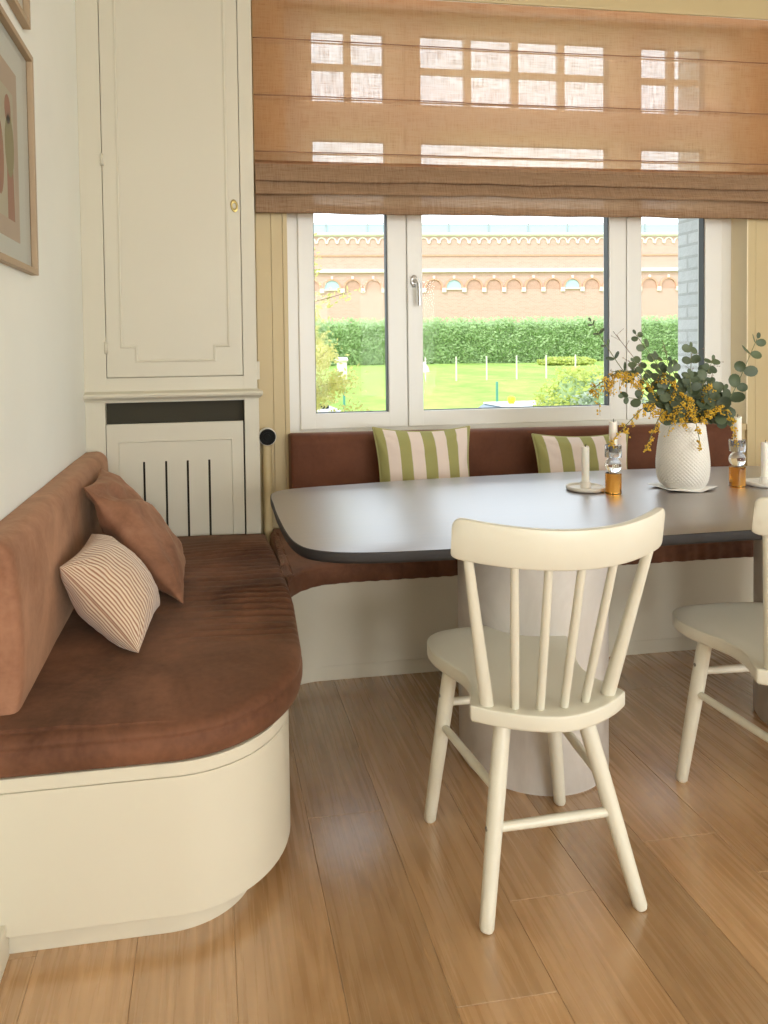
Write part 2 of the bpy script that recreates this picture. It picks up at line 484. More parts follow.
# panel casing strips around the window opening
def strip(name, *a, mat='trim', bev=.003):
    return structure(name, B(*a, bev=bev), mat)
strip('trim_1', .214, .2825, YW - .010, YW, .48, CEIL - .05, bev=.0015)
strip('trim_2', .2835, .3345, YW - .012, YW, .48, CEIL - .05, bev=.0015)
strip('trim_3', .3355, OX0 - .001, YW - .015, YW, .48, CEIL - .05, bev=.0015)
strip('trim_4', OX1 + .001, OX1 + .045, YW - .016, YW, .48, CEIL - .05)
strip('trim_5', OX1 + .050, OX1 + .30, YW - .010, YW, .48, CEIL - .05)
strip('trim_6', .22, 4.2, YW - .055, YW, 2.885, 3.02, bev=.008)
bm = bmesh.new(); slab(bm, [(XL, .2), (XL + .082, .2), (XL + .082, 1.617), (XL, 1.617)], 0, .085, .004)
structure('baseboard_left', bm, 'bench')

# ------------------------------------------------------------------ window
win = empty('window_1', (0, 0, 0)); win['kind'] = 'structure'
FY0, FY1 = 3.405, 3.475
X0, X1 = OX0, OX1
gz = (.99, 2.28, 2.455, 2.79)    # glass limits
bm = bmesh.new()
box(bm, X0, X0 + .06, FY0 + .012, FY1, OZ0, OZ1, .003); box(bm, X1 - .075, X1, FY0 + .012, FY1, OZ0, OZ1, .003)
box(bm, X0 + .05, X1 - .05, FY0 + .014, FY1, OZ0, OZ0 + .04, .003); box(bm, X0 + .05, X1 - .05, FY0 + .014, FY1, OZ1 - .05, OZ1, .003)
box(bm, X0 + .05, X1 - .05, FY0 + .013, FY1, 2.335, 2.40, .003)
box(bm, .905, .955, FY0 + .016, FY1, OZ0, OZ1, .003); box(bm, 2.045, 2.095, FY0 + .016, FY1, OZ0, OZ1, .003)
obj('window_frame', bm, 'frame', win)
bm = bmesh.new(); box(bm, X0 - .004, X1 + .0, YW - .012, FY0 + .015, OZ0 - .03, OZ0 + .004, .004)
obj('window_sill', bm, 'trim', win)
def sash(gx0, gx1, z0, z1, ow, oh, nv=0, nh=0, name='sash'):
    bm = bmesh.new(); a, b = FY0, FY1 - .01
    (l, r) = ow; (t, u) = oh
    box(bm, gx0 - l, gx0, a, b, z0 - t, z1 + u, .005); box(bm, gx1, gx1 + r, a, b, z0 - t, z1 + u, .005)
    box(bm, gx0 - .01, gx1 + .01, a + .0005, b, z0 - t, z0, .005); box(bm, gx0 - .01, gx1 + .01, a + .0005, b, z1, z1 + u, .005)
    s = obj(name, bm, 'frame', win)
    bm = bmesh.new(); y = FY0 + .028; g = .006
    box(bm, gx0 - .001, gx0 + g, y, y + .015, z0, z1); box(bm, gx1 - g, gx1 + .001, y - .02, y + .015, z0, z1)
    box(bm, gx0, gx1, y, y + .015, z0, z0 + g * .6); box(bm, gx0, gx1, y, y + .015, z1 - g * .6, z1)
    obj('gasket', bm, 'gasket', s)
    if nv or nh:
        bm = bmesh.new()
        for k in range(nv):
            x = gx0 + (gx1 - gx0) * (k + 1) / (nv + 1); box(bm, x - .0175, x + .0175, a + .02, b - .01, z0, z1, .003)
        for k in range(nh):
            z = z0 + (z1 - z0) * (k + 1) / (nh + 1); box(bm, gx0, gx1, a + .021, b - .011, z - .014, z + .014, .003)
        obj('glazing_bar', bm, 'frame', s)
    bm = bmesh.new(); bm.faces.new([bm.verts.new(p) for p in ((gx0, y + .012, z0), (gx1, y + .012, z0), (gx1, y + .012, z1), (gx0, y + .012, z1))]); obj('pane', bm, 'pane', s)
    return s
sash(.491, .845, gz[0], gz[1], (.075, .092), (.075, .075))
s2 = sash(1.018, 1.985, gz[0], gz[1], (.076, .09), (.075, .075))
sash(2.160, 2.512, gz[0], gz[1], (.08, .095), (.075, .075))
sash(.491, .845, gz[2], gz[3], (.075, .092), (.06, .05), 1, 1)
sash(1.018, 1.985, gz[2], gz[3], (.076, .09), (.06, .05), 3, 1)
sash(2.160, 2.512, gz[2], gz[3], (.08, .095), (.06, .05), 1, 1)
# handle on the centre sash
bm = bmesh.new(); hx, hz = .980, 1.615
lathe(bm, [(0, 0), (.017, 0), (.017, .008), (.014, .011), (0, .011)], 24)
bmesh.ops.scale(bm, vec=(1, 1.7, 1), verts=bm.verts)
bmesh.ops.transform(bm, matrix=Matrix.Translation((hx - .006, FY0 + .001, hz)) @ Matrix.Rotation(R(90), 4, 'X'), verts=bm.verts)
tube(bm, [(hx - .006, FY0, hz), (hx - .006, FY0 - .035, hz), (hx - .002, FY0 - .045, hz - .004)], .009, 12)
tube(bm, [(hx - .004, FY0 - .045, hz + .004), (hx + .006, FY0 - .047, hz - .02), (hx + .008, FY0 - .045, hz - .118)], [.009, .010, .008], 12)
obj('handle', bm, 'steel', s2, auto=40)
# exterior reveal (painted brick)
bm = bmesh.new(); box(bm, 2.53, X1 + .002, FY1 + .001, YO + .03, OZ0 - .1, OZ1 + .1)
box(bm, OX0 - .002, .42, FY1 + .001, YO + .03, OZ0 - .1, OZ1 + .1)
structure('trim_7', bm, 'white_brick')
structure('trim_8', B(OX0, OX1, FY1 + .001, YO + .05, OZ0 - .06, OZ0 + .02, bev=.005), 'stone')

# ------------------------------------------------------------------ roman blind
bl = empty('roman_blind', (1.5, 3.27, 2.88)); bi = lambda x, y, z: (x - 1.5, y - 3.27, z - 2.88)
tag(bl, 'terracotta linen roman blind half lowered over the window, light glowing through', 'blind')
bx0, bx1 = .213, 2.88
prof = [(3.268, 2.882)]
z = 2.882
seams = (2.665, 2.418, 2.172)
for k in range(72):
    z = 2.882 - (k + 1) * .0105
    y = 3.268 - .004 * sin((2.882 - z) * 9)
    for s in seams:
        d = (z - s)
        y -= .009 * exp(-(d / .006) ** 2)
    prof.append((y, z))
prof += [(3.258, 2.115), (3.246, 2.095), (3.236, 2.070), (3.230, 2.052), (3.232, 2.043), (3.240, 2.042), (3.250, 2.06), (3.254, 2.12), (3.258, 2.135),
         (3.262, 2.12), (3.256, 2.07), (3.244, 2.03), (3.230, 2.005), (3.224, 1.993), (3.228, 1.984), (3.238, 1.986), (3.248, 2.01), (3.262, 2.07), (3.268, 2.08),
         (3.272, 2.06), (3.268, 2.0), (3.262, 1.96), (3.258, 1.93), (3.257, 1.910), (3.262, 1.905), (3.266, 1.912), (3.268, 1.93), (3.271, 1.945)]
bm = bmesh.new(); NX = 150; rows = []
for i in range(NX + 1):
    x = bx0 + (bx1 - bx0) * i / NX; row = []
    for j, (y, z) in enumerate(prof):
        low = max(0, min(1, (2.14 - z) / .15))
        sag = (.009 * nz(x * 1.7, .3, j * .01) + .006 * nz(x * 5, j * .06, 4)) * low
        yy = y + .006 * nz(x * 2.5, z * 2, 1) * (.3 + low) + .003 * nz(x * 14, z * 8, 3) * low
        row.append(bi(x, yy, z + sag + .004 * nz(x * 1.3, z, 9) * (z > 2.15)))
    rows.append(row)
loft(bm, rows, closed=False, caps=False)
fb = obj('fabric', bm, ['linen', 'linen_hem'], bl, smooth=True)
for p in fb.data.polygons:
    if p.center.z + 2.88 < 2.125: p.material_index = 1
for s in seams:
    bm = bmesh.new(); tube(bm, [bi(bx0 + .01, 3.2745, s), bi(1.5, 3.2745, s), bi(bx1 - .01, 3.2745, s)], .0035, 8)
    obj('rod', bm, 'valve_white', bl)
    bm = bmesh.new(); tube(bm, [bi(bx0 + (bx1 - bx0) * k / 40, 3.2545 + .006 * nz((bx0 + (bx1 - bx0) * k / 40) * 2.5, s * 2, 1) * .3, s + .0015 + .004 * nz((bx0 + (bx1 - bx0) * k / 40) * 1.3, s, 9) + .0012 * nz(k * .9, s)) for k in range(41)], .0024, 6)
    obj('seam', bm, 'seam', bl, smooth=True)
bm = bmesh.new(); box(bm, bx0 - 1.5, bx1 - 1.5, -.0, .035, -.03, .004, .002); obj('headrail', bm, 'valve_white', bl)

# ------------------------------------------------------------------ cabinet in the corner
def cab_obj():
    r = empty('wall_cabinet', (-.16, 3.28, 1.11)); t = lambda *a: a
    ox, oy, oz = -.16, 3.28, 1.11
    tag(r, 'tall cream painted built-in wall cupboard in the corner above the slotted radiator cover', 'cupboard')
    def lb(bm, x0, x1, y0, y1, z0, z1, bev=0): box(bm, x0 - ox, x1 - ox, y0 - oy, y1 - oy, z0 - oz, z1 - oz, bev)
    yf = 3.24; dx0, dx1, dz0, dz1 = -.438, .143, 1.186, 2.98
    g = .0025
    bm = bmesh.new()
    lb(bm, XL, dx0 - g, yf, 3.318, 1.12, CEIL, .002); lb(bm, dx1 + g, .206, yf, 3.318, 1.12, CEIL, .002)
    lb(bm, dx0 - .02, dx1 + .02, yf + .0005, 3.318, 1.12, dz0 - g, .002); lb(bm, dx0 - .02, dx1 + .02, yf + .0005, 3.318, dz1 + g, CEIL, .002)
    lb(bm, XL, .2, yf + .03, 3.318, 1.12, CEIL)
    obj('carcass', bm, 'cab', r)
    bm = bmesh.new(); lb(bm, dx0, dx1, yf - .0015, yf + .022, dz0, dz1, .003)
    d = obj('door', bm, 'cab', r)
    # stepped panel moulding
    a0, a1, b0, b1 = -.374, .084, 1.255, 2.93; st = .062
    path = [(a0 + st, b0), (a1 - st, b0), (a1 - st, b0 + st), (a1, b0 + st), (a1, b1 - st), (a1 - st, b1 - st), (a1 - st, b1), (a0 + st, b1), (a0 + st, b1 - st), (a0, b1 - st), (a0, b0 + st), (a0 + st, b0 + st)]
    bm = bmesh.new()
    pr = [(-.006, 0), (-.0045, -.0035), (0, -.0050), (.0045, -.0035), (.006, 0)]
    rings = []
    for q, h in pr:
        pp = inset(path, q); rings.append([(p[0] - ox, yf - .0012 + h - oy, p[1] - oz) for p in pp])
    loft(bm, rings, caps=False)
    obj('moulding', bm, 'cab', d)
    for hz in (1.314, 2.114):
        bm = bmesh.new(); tube(bm, [(dx0 - .001 - ox, yf - .004 - oy, hz - .025 - oz), (dx0 - .001 - ox, yf - .004 - oy, hz + .025 - oz)], .0068, 10)
        lb(bm, dx0 - .001, dx0 + .014, yf - .0035, yf, hz - .022, hz + .022, .001)
        lb(bm, dx0 - .016, dx0, yf - .003, yf, hz - .010, hz + .03, .001)
        obj('hinge', bm, 'cab', r)
    bm = bmesh.new()
    lathe(bm, [(.0055, -.001), (.0055, .0035), (.0085, .0055), (.0120, .0035), (.0125, 0), (.0125, -.001)], 24)
    bmesh.ops.scale(bm, vec=(1.35, 2.3, 1), verts=bm.verts)
    bmesh.ops.transform(bm, matrix=Matrix.Translation((.118 - ox, yf - .001 - oy, 1.928 - oz)) @ Matrix.Rotation(R(90), 4, 'X') @ Matrix.Rotation(R(8), 4, 'Z'), verts=bm.verts)
    e = obj('keyhole_plate', bm, 'brass', d, auto=50); e['label'] = 'small oval brass keyhole ring'
    bm = bmesh.new()
    prf = [(0, 1.083), (-.010, 1.083), (-.014, 1.090), (-.020, 1.094), (-.027, 1.100), (-.029, 1.108), (-.026, 1.116), (-.016, 1.120), (0, 1.126)]
    rings = [[(x - ox, yf + q * 1.25 * (z < 1.12) + q * (z >= 1.12) - oy, z - oz) for q, z in prf + [(.078, 1.126), (.078, 1.083)] for x in [x_ - (min(0, q) * .75 if x_ > 0 else 0)]] for x_ in (XL, .207)]
    loft(bm, rings)
    obj('cornice', bm, 'cab', r)
    bm = bmesh.new(); lb(bm, .205, .2175, yf + .003, yf + .02, 1.165, 1.245, .002); obj('latch', bm, 'cab', r)
    return r
cab_obj()
def rad_cover():
    ox, oy, oz = -.16, 3.28, .0
    r = empty('radiator_cover', (ox, oy, oz))
    tag(r, 'cream radiator cover with four narrow vertical slots, built in under the corner cupboard', 'radiator cover')
    def lb(bm, x0, x1, y0, y1, z0, z1, bev=0, mi=0): box(bm, x0 - ox, x1 - ox, y0 - oy, y1 - oy, z0 - oz, z1 - oz, bev, mi)
    yf = 3.243; px0, px1 = -.45, .147; top = 1.082
    bm = bmesh.new()
    lb(bm, XL, px0, yf, 3.312, .42, top, .002); lb(bm, px1, .212, yf, 3.312, .42, top, .002); lb(bm, px0 - .01, px1 + .01, yf + .0006, 3.26, 1.076, top)
    obj('frame', bm, 'cab', r)
    # slotted panel: strips around four slots
    bm = bmesh.new(); y0, y1 = yf + .004, yf + .02; a, b = px0 + .003, px1 - .007; zt, zs, zb = .983, .816, .44
    slots = (-.292, -.198, -.105, -.011)
    lb(bm, a, b, y0, y1, zs, zt)
    xs = [a] + [v for s in slots for v in (s - .0048, s + .0048)] + [b]
    for k in range(0, len(xs), 2): lb(bm, xs[k], xs[k + 1], y0, y1, zb, zs)
    p = obj('slotted_panel', bm, 'cab', r)
    # raised border
    bm = bmesh.new()
    path = [(a, zb), (a, zt), (b, zt), (b, zb)]; q = .052
    inner = [(a + q, zb), (a + q, zt - q - .03), (b - q, zt - q - .03), (b - q, zb)]
    def ring(pp, yy): return [(p_[0] - ox, yy - oy, p_[1] - oz) for p_ in pp]
    lerp = lambda A, Bq, t: [(u[0] + (v[0] - u[0]) * t, u[1] + (v[1] - u[1]) * t) for u, v in zip(A, Bq)]
    rr = [ring(path, y0), ring(path, y0 - .004), ring(lerp(path, inner, .9), y0 - .004), ring(lerp(path, inner, .93), y0 - .0055), ring(lerp(path, inner, .97), y0 - .0055), ring(inner, y0)]
    loft(bm, rr, closed=False, caps=False)
    obj('panel_border', bm, 'cab', p)
    bm = bmesh.new(); lb(bm, px0, px1, 3.285, 3.311, .42, 1.08)
    for k in range(9): x = px0 + .03 + k * .064; lb(bm, x, x + .045, 3.268, 3.286, .42, .972, .004)
    bk = obj('radiator', bm, 'radiator', r); bk['label'] = 'dark grey radiator behind the slots'
rad_cover()
# heating pipe with valve
pp = empty('heating_pipe', (.248, 3.285, .49))
tag(pp, 'cream heating pipe with a round dark thermostat valve beside the radiator cover', 'pipe')
bm = bmesh.new(); tube(bm, [(0, 0, -.09), (0, 0, .20), (0, 0, .40)], .0215, 20); obj('pipe', bm, 'trim', pp, auto=40)
bm = bmesh.new()
lathe(bm, [(0, 0), (.030, 0), (.040, .006), (.040, .03), (.036, .034), (0, .034)], 28)
bmesh.ops.transform(bm, matrix=Matrix.Translation((0, .0, .417)) @ Matrix.Rotation(R(90), 4, 'X'), verts=bm.verts)
v_ = obj('valve_body', bm, 'valve_white', pp, auto=40)
bm = bmesh.new()
lathe(bm, [(0, .033), (.035, .033), (.0365, .041), (.034, .048), (.023, .048), (.021, .043), (.013, .043), (.012, .052), (0, .052)], 28)
bmesh.ops.transform(bm, matrix=Matrix.Translation((0, 0, .417)) @ Matrix.Rotation(R(90), 4, 'X'), verts=bm.verts)
obj('valve_cap', bm, 'valve', v_, auto=40)

# ------------------------------------------------------------------ benches
# left bench base
def bench_poly(xmax, y0, yend, rx, ry, xl=XL + .003):
    return [(xl, yend), (xl, y0)] + [(xmax - rx, y0)][:0] + [p for p in arcpts(xmax - rx, y0 + ry, rx, ry, -90, 0, 22)] + [(xmax, yend)]
lb_ = empty('curved_bench', (-.18, 2.3, 0))
tag(lb_, 'cream built-in bench base with rounded front corner along the left wall', 'bench')
L = lambda poly: [(p[0] + .18, p[1] - 2.3) for p in poly]
bm = bmesh.new(); slab(bm, L(bench_poly(.187, 1.600, 3.238, .28, .30)), .056, .3665, .0012, 1)
obj('bench_panel', bm, 'bench', lb_, auto=35)
bm = bmesh.new(); slab(bm, L(bench_poly(.187, 1.600, 3.238, .28, .30)), .368, .398, .0015, 1)
obj('lid', bm, 'bench', lb_, auto=35)
bm = bmesh.new(); slab(bm, L(bench_poly(.082, 1.625, 3.238, .20, .17)), .0, .0555, .001, 1)
obj('plinth', bm, 'bench', lb_, auto=35)
# window bench base
wpoly = [(.185, 3.312), (.185, 2.45), (.24, 2.45)] + arcpts(.42 + .02, 2.56, .2, .21, 180, 90, 14)[0:] + [(3.6, 2.77), (3.6, 3.312)]
wb = empty('window_bench', (1.8, 3.05, 0))
tag(wb, 'cream built-in bench base running under the window behind the table', 'bench')
LW = lambda poly: [(p[0] - 1.8, p[1] - 3.05) for p in poly]
wp = [(.200, 3.308), (.200, 2.50), (.205, 2.50)] + arcpts(.205 + .20, 2.56, .2, .20, 180, 90, 14) + [(3.6, 2.76), (3.6, 3.308)]
bm = bmesh.new(); slab(bm, LW(wp), .066, .390, .0015, 1); obj('bench_panel', bm, 'bench', wb, auto=35)
wp2 = [(.200, 3.308), (.200, 2.55), (.205, 2.55)] + arcpts(.205 + .20, 2.592, .2, .19, 180, 90, 14) + [(3.6, 2.782), (3.6, 3.308)]
bm = bmesh.new(); slab(bm, LW(wp2), 0, .0655, .001, 1); obj('plinth', bm, 'bench', wb, auto=35)

# seat cushions: rounded side profile + many top rings
def cushion(name, poly, cfun, z0, z1, rnd, puff, wrinkle, mat, origin, side_wr=None, step=.018, nt=26):
    P = resample(poly, step); ox, oy, oz = origin
    prof = []
    for k in range(5): a = pi / 2 * k / 4; prof.append((.012 * (1 - sin(a)), z0 + .012 * (1 - cos(a))))
    zs = z1 - rnd
    for k in range(1, 5): prof.append((-.004 * sin(pi * k / 5), z0 + .012 + (zs - .008 - z0 - .012) * k / 5))
    prof += [(.0, zs - .006), (.0035, zs - .001), (-.001, zs + .004)]     # stitched seam line
    for k in range(1, 6): a = pi / 2 * k / 5; prof.append((rnd * 1.2 * (1 - cos(a)), zs + .004 + (rnd - .004) * sin(a)))
    rings = []
    for d, z in prof:
        q = inset(P, d) if abs(d) > 1e-6 else P
        ring = []
        for i, p in enumerate(q):
            w = side_wr(P[i][0], P[i][1], z) if side_wr else 0
            ring.append((p[0] - ox, p[1] - oy + w, z - oz + (wrinkle(p[0], p[1], 1) * max(0, (z - zs) / rnd) if z > zs else 0)))
        rings.append(ring)
    last = inset(P, rnd * 1.2)
    for k in range(1, nt + 1):
        t = k / nt; ring = []
        for i, p in enumerate(last):
            c = cfun(p[0], p[1]); x = p[0] + (c[0] - p[0]) * t; y = p[1] + (c[1] - p[1]) * t
            ring.append((x - ox, y - oy, z1 - oz + puff * (1 - (1 - t) ** 2) * .9 + wrinkle(x, y, 1)))
        rings.append(ring)
    bm = bmesh.new(); loft(bm, rings, caps=False)
    bmesh.ops.remove_doubles(bm, verts=bm.verts, dist=1e-5)
    return bm
def wr_left(x, y, s):
    m = max(0, min(1, (x + .20) / .30)) * max(0, min(1, (y - 1.98) / .3)) * max(0, min(1, (3.15 - y) / .15))
    ph = y * 2 * pi / .048 + 2.2 * nz(x * 2.2, y * 3.1, 2) * 3 + x * 3
    a = .0070 * (.35 + abs(nz(x * 2, y * 6, 7)) * 2.2)
    return m * a * sin(ph) + .006 * nz(x * 4, y * 3, 0) + .002 * nz(x * 14, y * 12, 5)
cp = bench_poly(.232, 1.598, 3.236, .34, .40)
cp = [(p[0] + .022 * max(0, min(1, (p[1] - 1.95) / .4)) * (1 - max(0, min(1, (p[1] - 2.75) / .45))) if p[0] > .1 else p[0], p[1]) for p in resample(cp, .02)]
sc = empty('seat_cushion', (-.16, 2.4, .4))
tag(sc, 'long brown velvet seat cushion with rounded corner and crosswise wrinkles, on the left bench', 'seat cushion')
obj('cushion_pad', cushion('seat', cp, lambda x, y: (-.528, min(3.22, max(1.585, y))), .3985, .482, .024, .008, wr_left, 'velvet', (-.16, 2.4, .4), step=.008), 'velvet', sc, smooth=True)
def pleat(x, y, z):
    if y > 2.95: return 0
    return (.006 * nz(x * 28, 0, z * 6) + .003 * sin(x * 120 + 3 * nz(x * 9, 1, z * 3))) * (1 if x < 3.5 else 0)
def wr_win(x, y, s): return .0035 * nz(x * 5, y * 9, 3) + .0025 * nz(x * 22, y * 5, 6) * max(0, min(1, (2.95 - y) / .2))
wc = [(.254, 3.300), (.254, 2.62)] + [(.262, 2.585), (.272, 2.60), (.30, 2.645), (.34, 2.69), (.39, 2.722), (.45, 2.738), (.53, 2.742), (3.6, 2.742), (3.6, 3.300)]
wcs = empty('seat_cushion', (1.8, 3.0, .39))
tag(wcs, 'dark brown velvet seat cushion with gathered front edge on the window bench', 'seat cushion')
obj('cushion_pad', cushion('seat', wc, lambda x, y: (min(3.59, max(.265, x)), 3.29), .3915, .478, .022, .006, wr_win, 'velvet', (1.8, 3.0, .39), pleat, step=.010), 'velvet', wcs, smooth=True)

# back cushions
def back_profile(th, h, n=10):
    # (out from wall, z) loop, rounded top
    p = [(0, 0)]
    p += [(th * .98, 0), (th * 1.06, h * .15), (th * 1.10, h * .4), (th * 1.04, h * .65), (th * .97, h - .05)]
    for k in range(1, n + 1):
        a = pi / 2 * k / n; p.append((th * .97 - .045 * (1 - cos(a)), h - .05 + .05 * sin(a)))
    p += [(0, h - .003)]
    return p
bkc = empty('back_cushion', (XL, 2.5, .476))
tag(bkc, 'tan brown velvet backrest leaning along the left wall behind the pillows', 'back cushion')
bm = bmesh.new(); rings = []
ys = [1.698, 1.702, 1.712] + [1.73 + (3.20 - 1.73) * k / 60 for k in range(61)] + [3.22, 3.232, 3.236]
for i, y in enumerate(ys):
    e = 1.0
    if i == 0: e = .80
    elif i == 1: e = .92
    elif i == 2: e = .98
    elif i == len(ys) - 1: e = .8
    elif i == len(ys) - 2: e = .93
    ring = []
    for q, z in back_profile(.092, .392 - .004 * (y - 1.7)):
        zz = z if z < .02 else z + .004 * nz(y * 3, z * 3) - (1 - e) * .05 * (z / .39)
        xx = .002 + q * e + (.010 * nz(y * 2.4, z * 5, 1) + .004 * nz(y * 9, z * 8, 1)) * min(1, q / .05) * (z > .02)
        ring.append((max(.002, xx), y - 2.5, zz + .012))
    rings.append(ring)
loft(bm, rings); obj('back_pad', bm, 'velvet_back', bkc, auto=50)
bkw = empty('back_cushion', (1.45, 3.31, .476))
tag(bkw, 'dark chestnut velvet backrest under the window sill behind the striped pillows', 'back cushion')
bm = bmesh.new(); rings = []
xs = [.347, .351, .360] + [.38 + (2.50 - .38) * k / 70 for k in range(71)]
for i, x in enumerate(xs):
    e = [.80, .93, .985][i] if i < 3 else 1
    ring = []
    for q, z in back_profile(.098, .430 - .008 * (x - .35)):
        ring.append((x - 1.45, -.002 - max(0, q * e + (.006 * nz(x * 3, z * 5, 2) + .002 * nz(x * 10, z * 9)) * min(1, q / .05)), z + .012 - (1 - e) * .04 * (z / .43)))
    rings.append(ring)
for k in range(1, 9):
    a = pi / 2 * k / 8; x = 2.50 + .075 * sin(a)
    ring = []
    for q, z in back_profile(.098 - .02 * (1 - cos(a)), .413):
        zz = z * (1 - .30 * (1 - cos(a)))
        ring.append((x - 1.45 + .03 * (1 - z / .42) * sin(a), -.002 - max(0, q), zz + .012))
    rings.append(ring)
loft(bm, rings); obj('back_pad', bm, 'velvet_dark', bkw, auto=50)

# ------------------------------------------------------------------ pillows
def pillow(name, c, u, v, T, mat, label, group=None, piping=None, seed=0, n=34, wr=.006, pinch=.07, uvi=False, fold=None, tag_name='throw pillow', sk=0):
    c, u, v = V(c), V(u), V(v); w = u.cross(v).normalized()
    bm = bmesh.new(); uvl = bm.loops.layers.uv.new('UVMap')
    def P(s, t, side):
        ps = s * (1 - pinch * (1 - t * t) * abs(s)); pt = t * (1 - pinch * (1 - s * s) * abs(t))
        h = T * max(0, (1 - s * s)) ** .48 * max(0, (1 - t * t)) ** .48
        p = c + u * (ps + sk * pt) + v * pt
        k = wr * (nz(s * 2.4 + seed, t * 2.4, side) + .5 * nz(s * 6, t * 6 + seed, side))
        # radiating creases at the corners
        rr = (1 - abs(s)) + (1 - abs(t)); ang = math.atan2(1 - abs(t), 1 - abs(s) + 1e-6)
        k += wr * .8 * exp(-rr * 1.6) * sin(ang * 13 + seed) * min(1, rr * 3)
        h2 = max(0, h + k * min(1, h / (T * .4)))
        if fold: h2 += fold(s, t, side) * min(1, h / (T * .3))
        return p + w * side * h2
    grid = {}
    for side in (1, -1):
        for i in range(n + 1):
            for j in range(n + 1):
                if (i in (0, n) or j in (0, n)) and side == -1: grid[side, i, j] = grid[1, i, j]; continue
                s = sin(pi / 2 * (2 * i / n - 1)); t = sin(pi / 2 * (2 * j / n - 1))
                grid[side, i, j] = bm.verts.new(P(s, t, side))
        for i in range(n):
            for j in range(n):
                q = [(i, j), (i + 1, j), (i + 1, j + 1), (i, j + 1)]
                if side == -1: q = q[::-1]
                f = bm.faces.new([grid[side, a, b] for a, b in q])
                for lp, (a, b) in zip(f.loops, q):
                    lp[uvl].uv = (a / n, b / n) if uvi else ((sin(pi / 2 * (2 * a / n - 1)) + 1) / 2, (sin(pi / 2 * (2 * b / n - 1)) + 1) / 2)
    edge = [grid[1, i, 0].co.copy() for i in range(n)] + [grid[1, n, j].co.copy() for j in range(n)] + [grid[1, i, n].co.copy() for i in range(n, 0, -1)] + [grid[1, 0, j].co.copy() for j in range(n, 0, -1)]
    r = empty(name, c); tag(r, label, 'pillow', group)
    for v_ in bm.verts: v_.co -= c
    o = obj('pillow_cover', bm, mat, r, smooth=True)
    if piping:
        bm = bmesh.new(); tube(bm, [p - c for p in edge + edge[:2]], .0042, 6, False); obj('piping', bm, piping, r, smooth=True)
    return r
# striped pillows on the window bench
tilt = V((0, .20, .98)).normalized()
pillow('throw_pillow', (.924, 3.085, .726), (.222, .0, -.004), tilt * .222, .072, 'stripe', 'olive and blush striped pillow standing upright left of centre against the window backrest', None, 'olive_piping', 3, pinch=.10, wr=.008)
pillow('throw_pillow', (1.665, 3.075, .700), (.235, .0, -.002), (V((.075, .24, .95)).normalized()) * .20, .068, 'stripe', 'olive and blush striped pillow leaning sideways behind the candles and the vase', None, 'olive_piping', 9, sk=-.02, pinch=.10, wr=.008)
# brown pillow leaning against the left back cushion
def fold1(s, t, side): return -.035 * exp(-((t - .45 + .35 * s) / .16) ** 2) * exp(-((s + .3) / .55) ** 2) + .014 * exp(-((t - .2 + .35 * s) / .12) ** 2) * exp(-((s + .3) / .5) ** 2)
PILLOW_A = dict(c=(-.262, 2.625, .672), u=(-.004, .222, -.004), v=(-.160, .075, .178))
PILLOW_B = dict(c=(-.292, 2.175, .612), u=(.016, .172, .002), v=(-.108, .055, .104))
pillow('throw_pillow', PILLOW_A['c'], PILLOW_A['u'], PILLOW_A['v'], .075, 'suede', 'large tan brown suede pillow leaning in the corner of the left bench', None, None, 5, wr=.012, fold=fold1)
pillow('throw_pillow', PILLOW_B['c'], PILLOW_B['u'], PILLOW_B['v'], .098, 'rib', 'small cream and brown pinstriped pillow lying in front of the suede pillow', None, None, 12, wr=.006, uvi=True)

# ------------------------------------------------------------------ table
tb = empty('dining_table', (1.5, 2.35, 0)); TX, TY = 1.5, 2.35
tag(tb, 'large dark wood dining table with rounded corners on two pale round pedestals', 'table')
cxm, hw, hd = 1.505, 1.30, .515
def tside(sy):
    return None
half = [(.203, 2.36), (.205, 2.50), (.206, 2.61), (.220, 2.695), (.268, 2.748), (.36, 2.775), (.50, 2.795), (.75, 2.828), (1.0, 2.85), (1.25, 2.862), (1.505, 2.866)]
low = [(.205, 2.22), (.209, 2.10), (.219, 2.00), (.245, 1.925), (.300, 1.878), (.38, 1.852), (.50, 1.840), (.75, 1.836), (1.0, 1.84), (1.25, 1.848), (1.505, 1.852)]
mir = lambda pts: [(3.01 - p[0], p[1]) for p in pts[::-1]][1:]
ctrl = half + mir(half) + [(3.01 - q[0], q[1]) for q in low] [:0]
ctrl = half + mir(half) + [(3.01 - low[k][0], low[k][1]) for k in range(len(low))] + low[::-1][1:]
tp = [(p[0] - TX, p[1] - TY) for p in spline([(a, b, 0) for a, b in ctrl], 5)]
bm = bmesh.new(); slab(bm, tp, .7335, .765, .003, 3, mi=0, mi_side=1, bot=.010)
obj('tabletop', bm, ['table', 'table_edge'], tb, auto=40)
for px in (.990, 2.067):
    bm = bmesh.new(); lathe(bm, [(0, 0), (.222, 0), (.222, .006), (.226, .0065), (.228, .009), (.228, .731), (.225, .7334), (0, .7334)], 72, (px - TX, 2.160 - TY, 0))
    obj('pedestal', bm, 'pedestal', tb, auto=40)

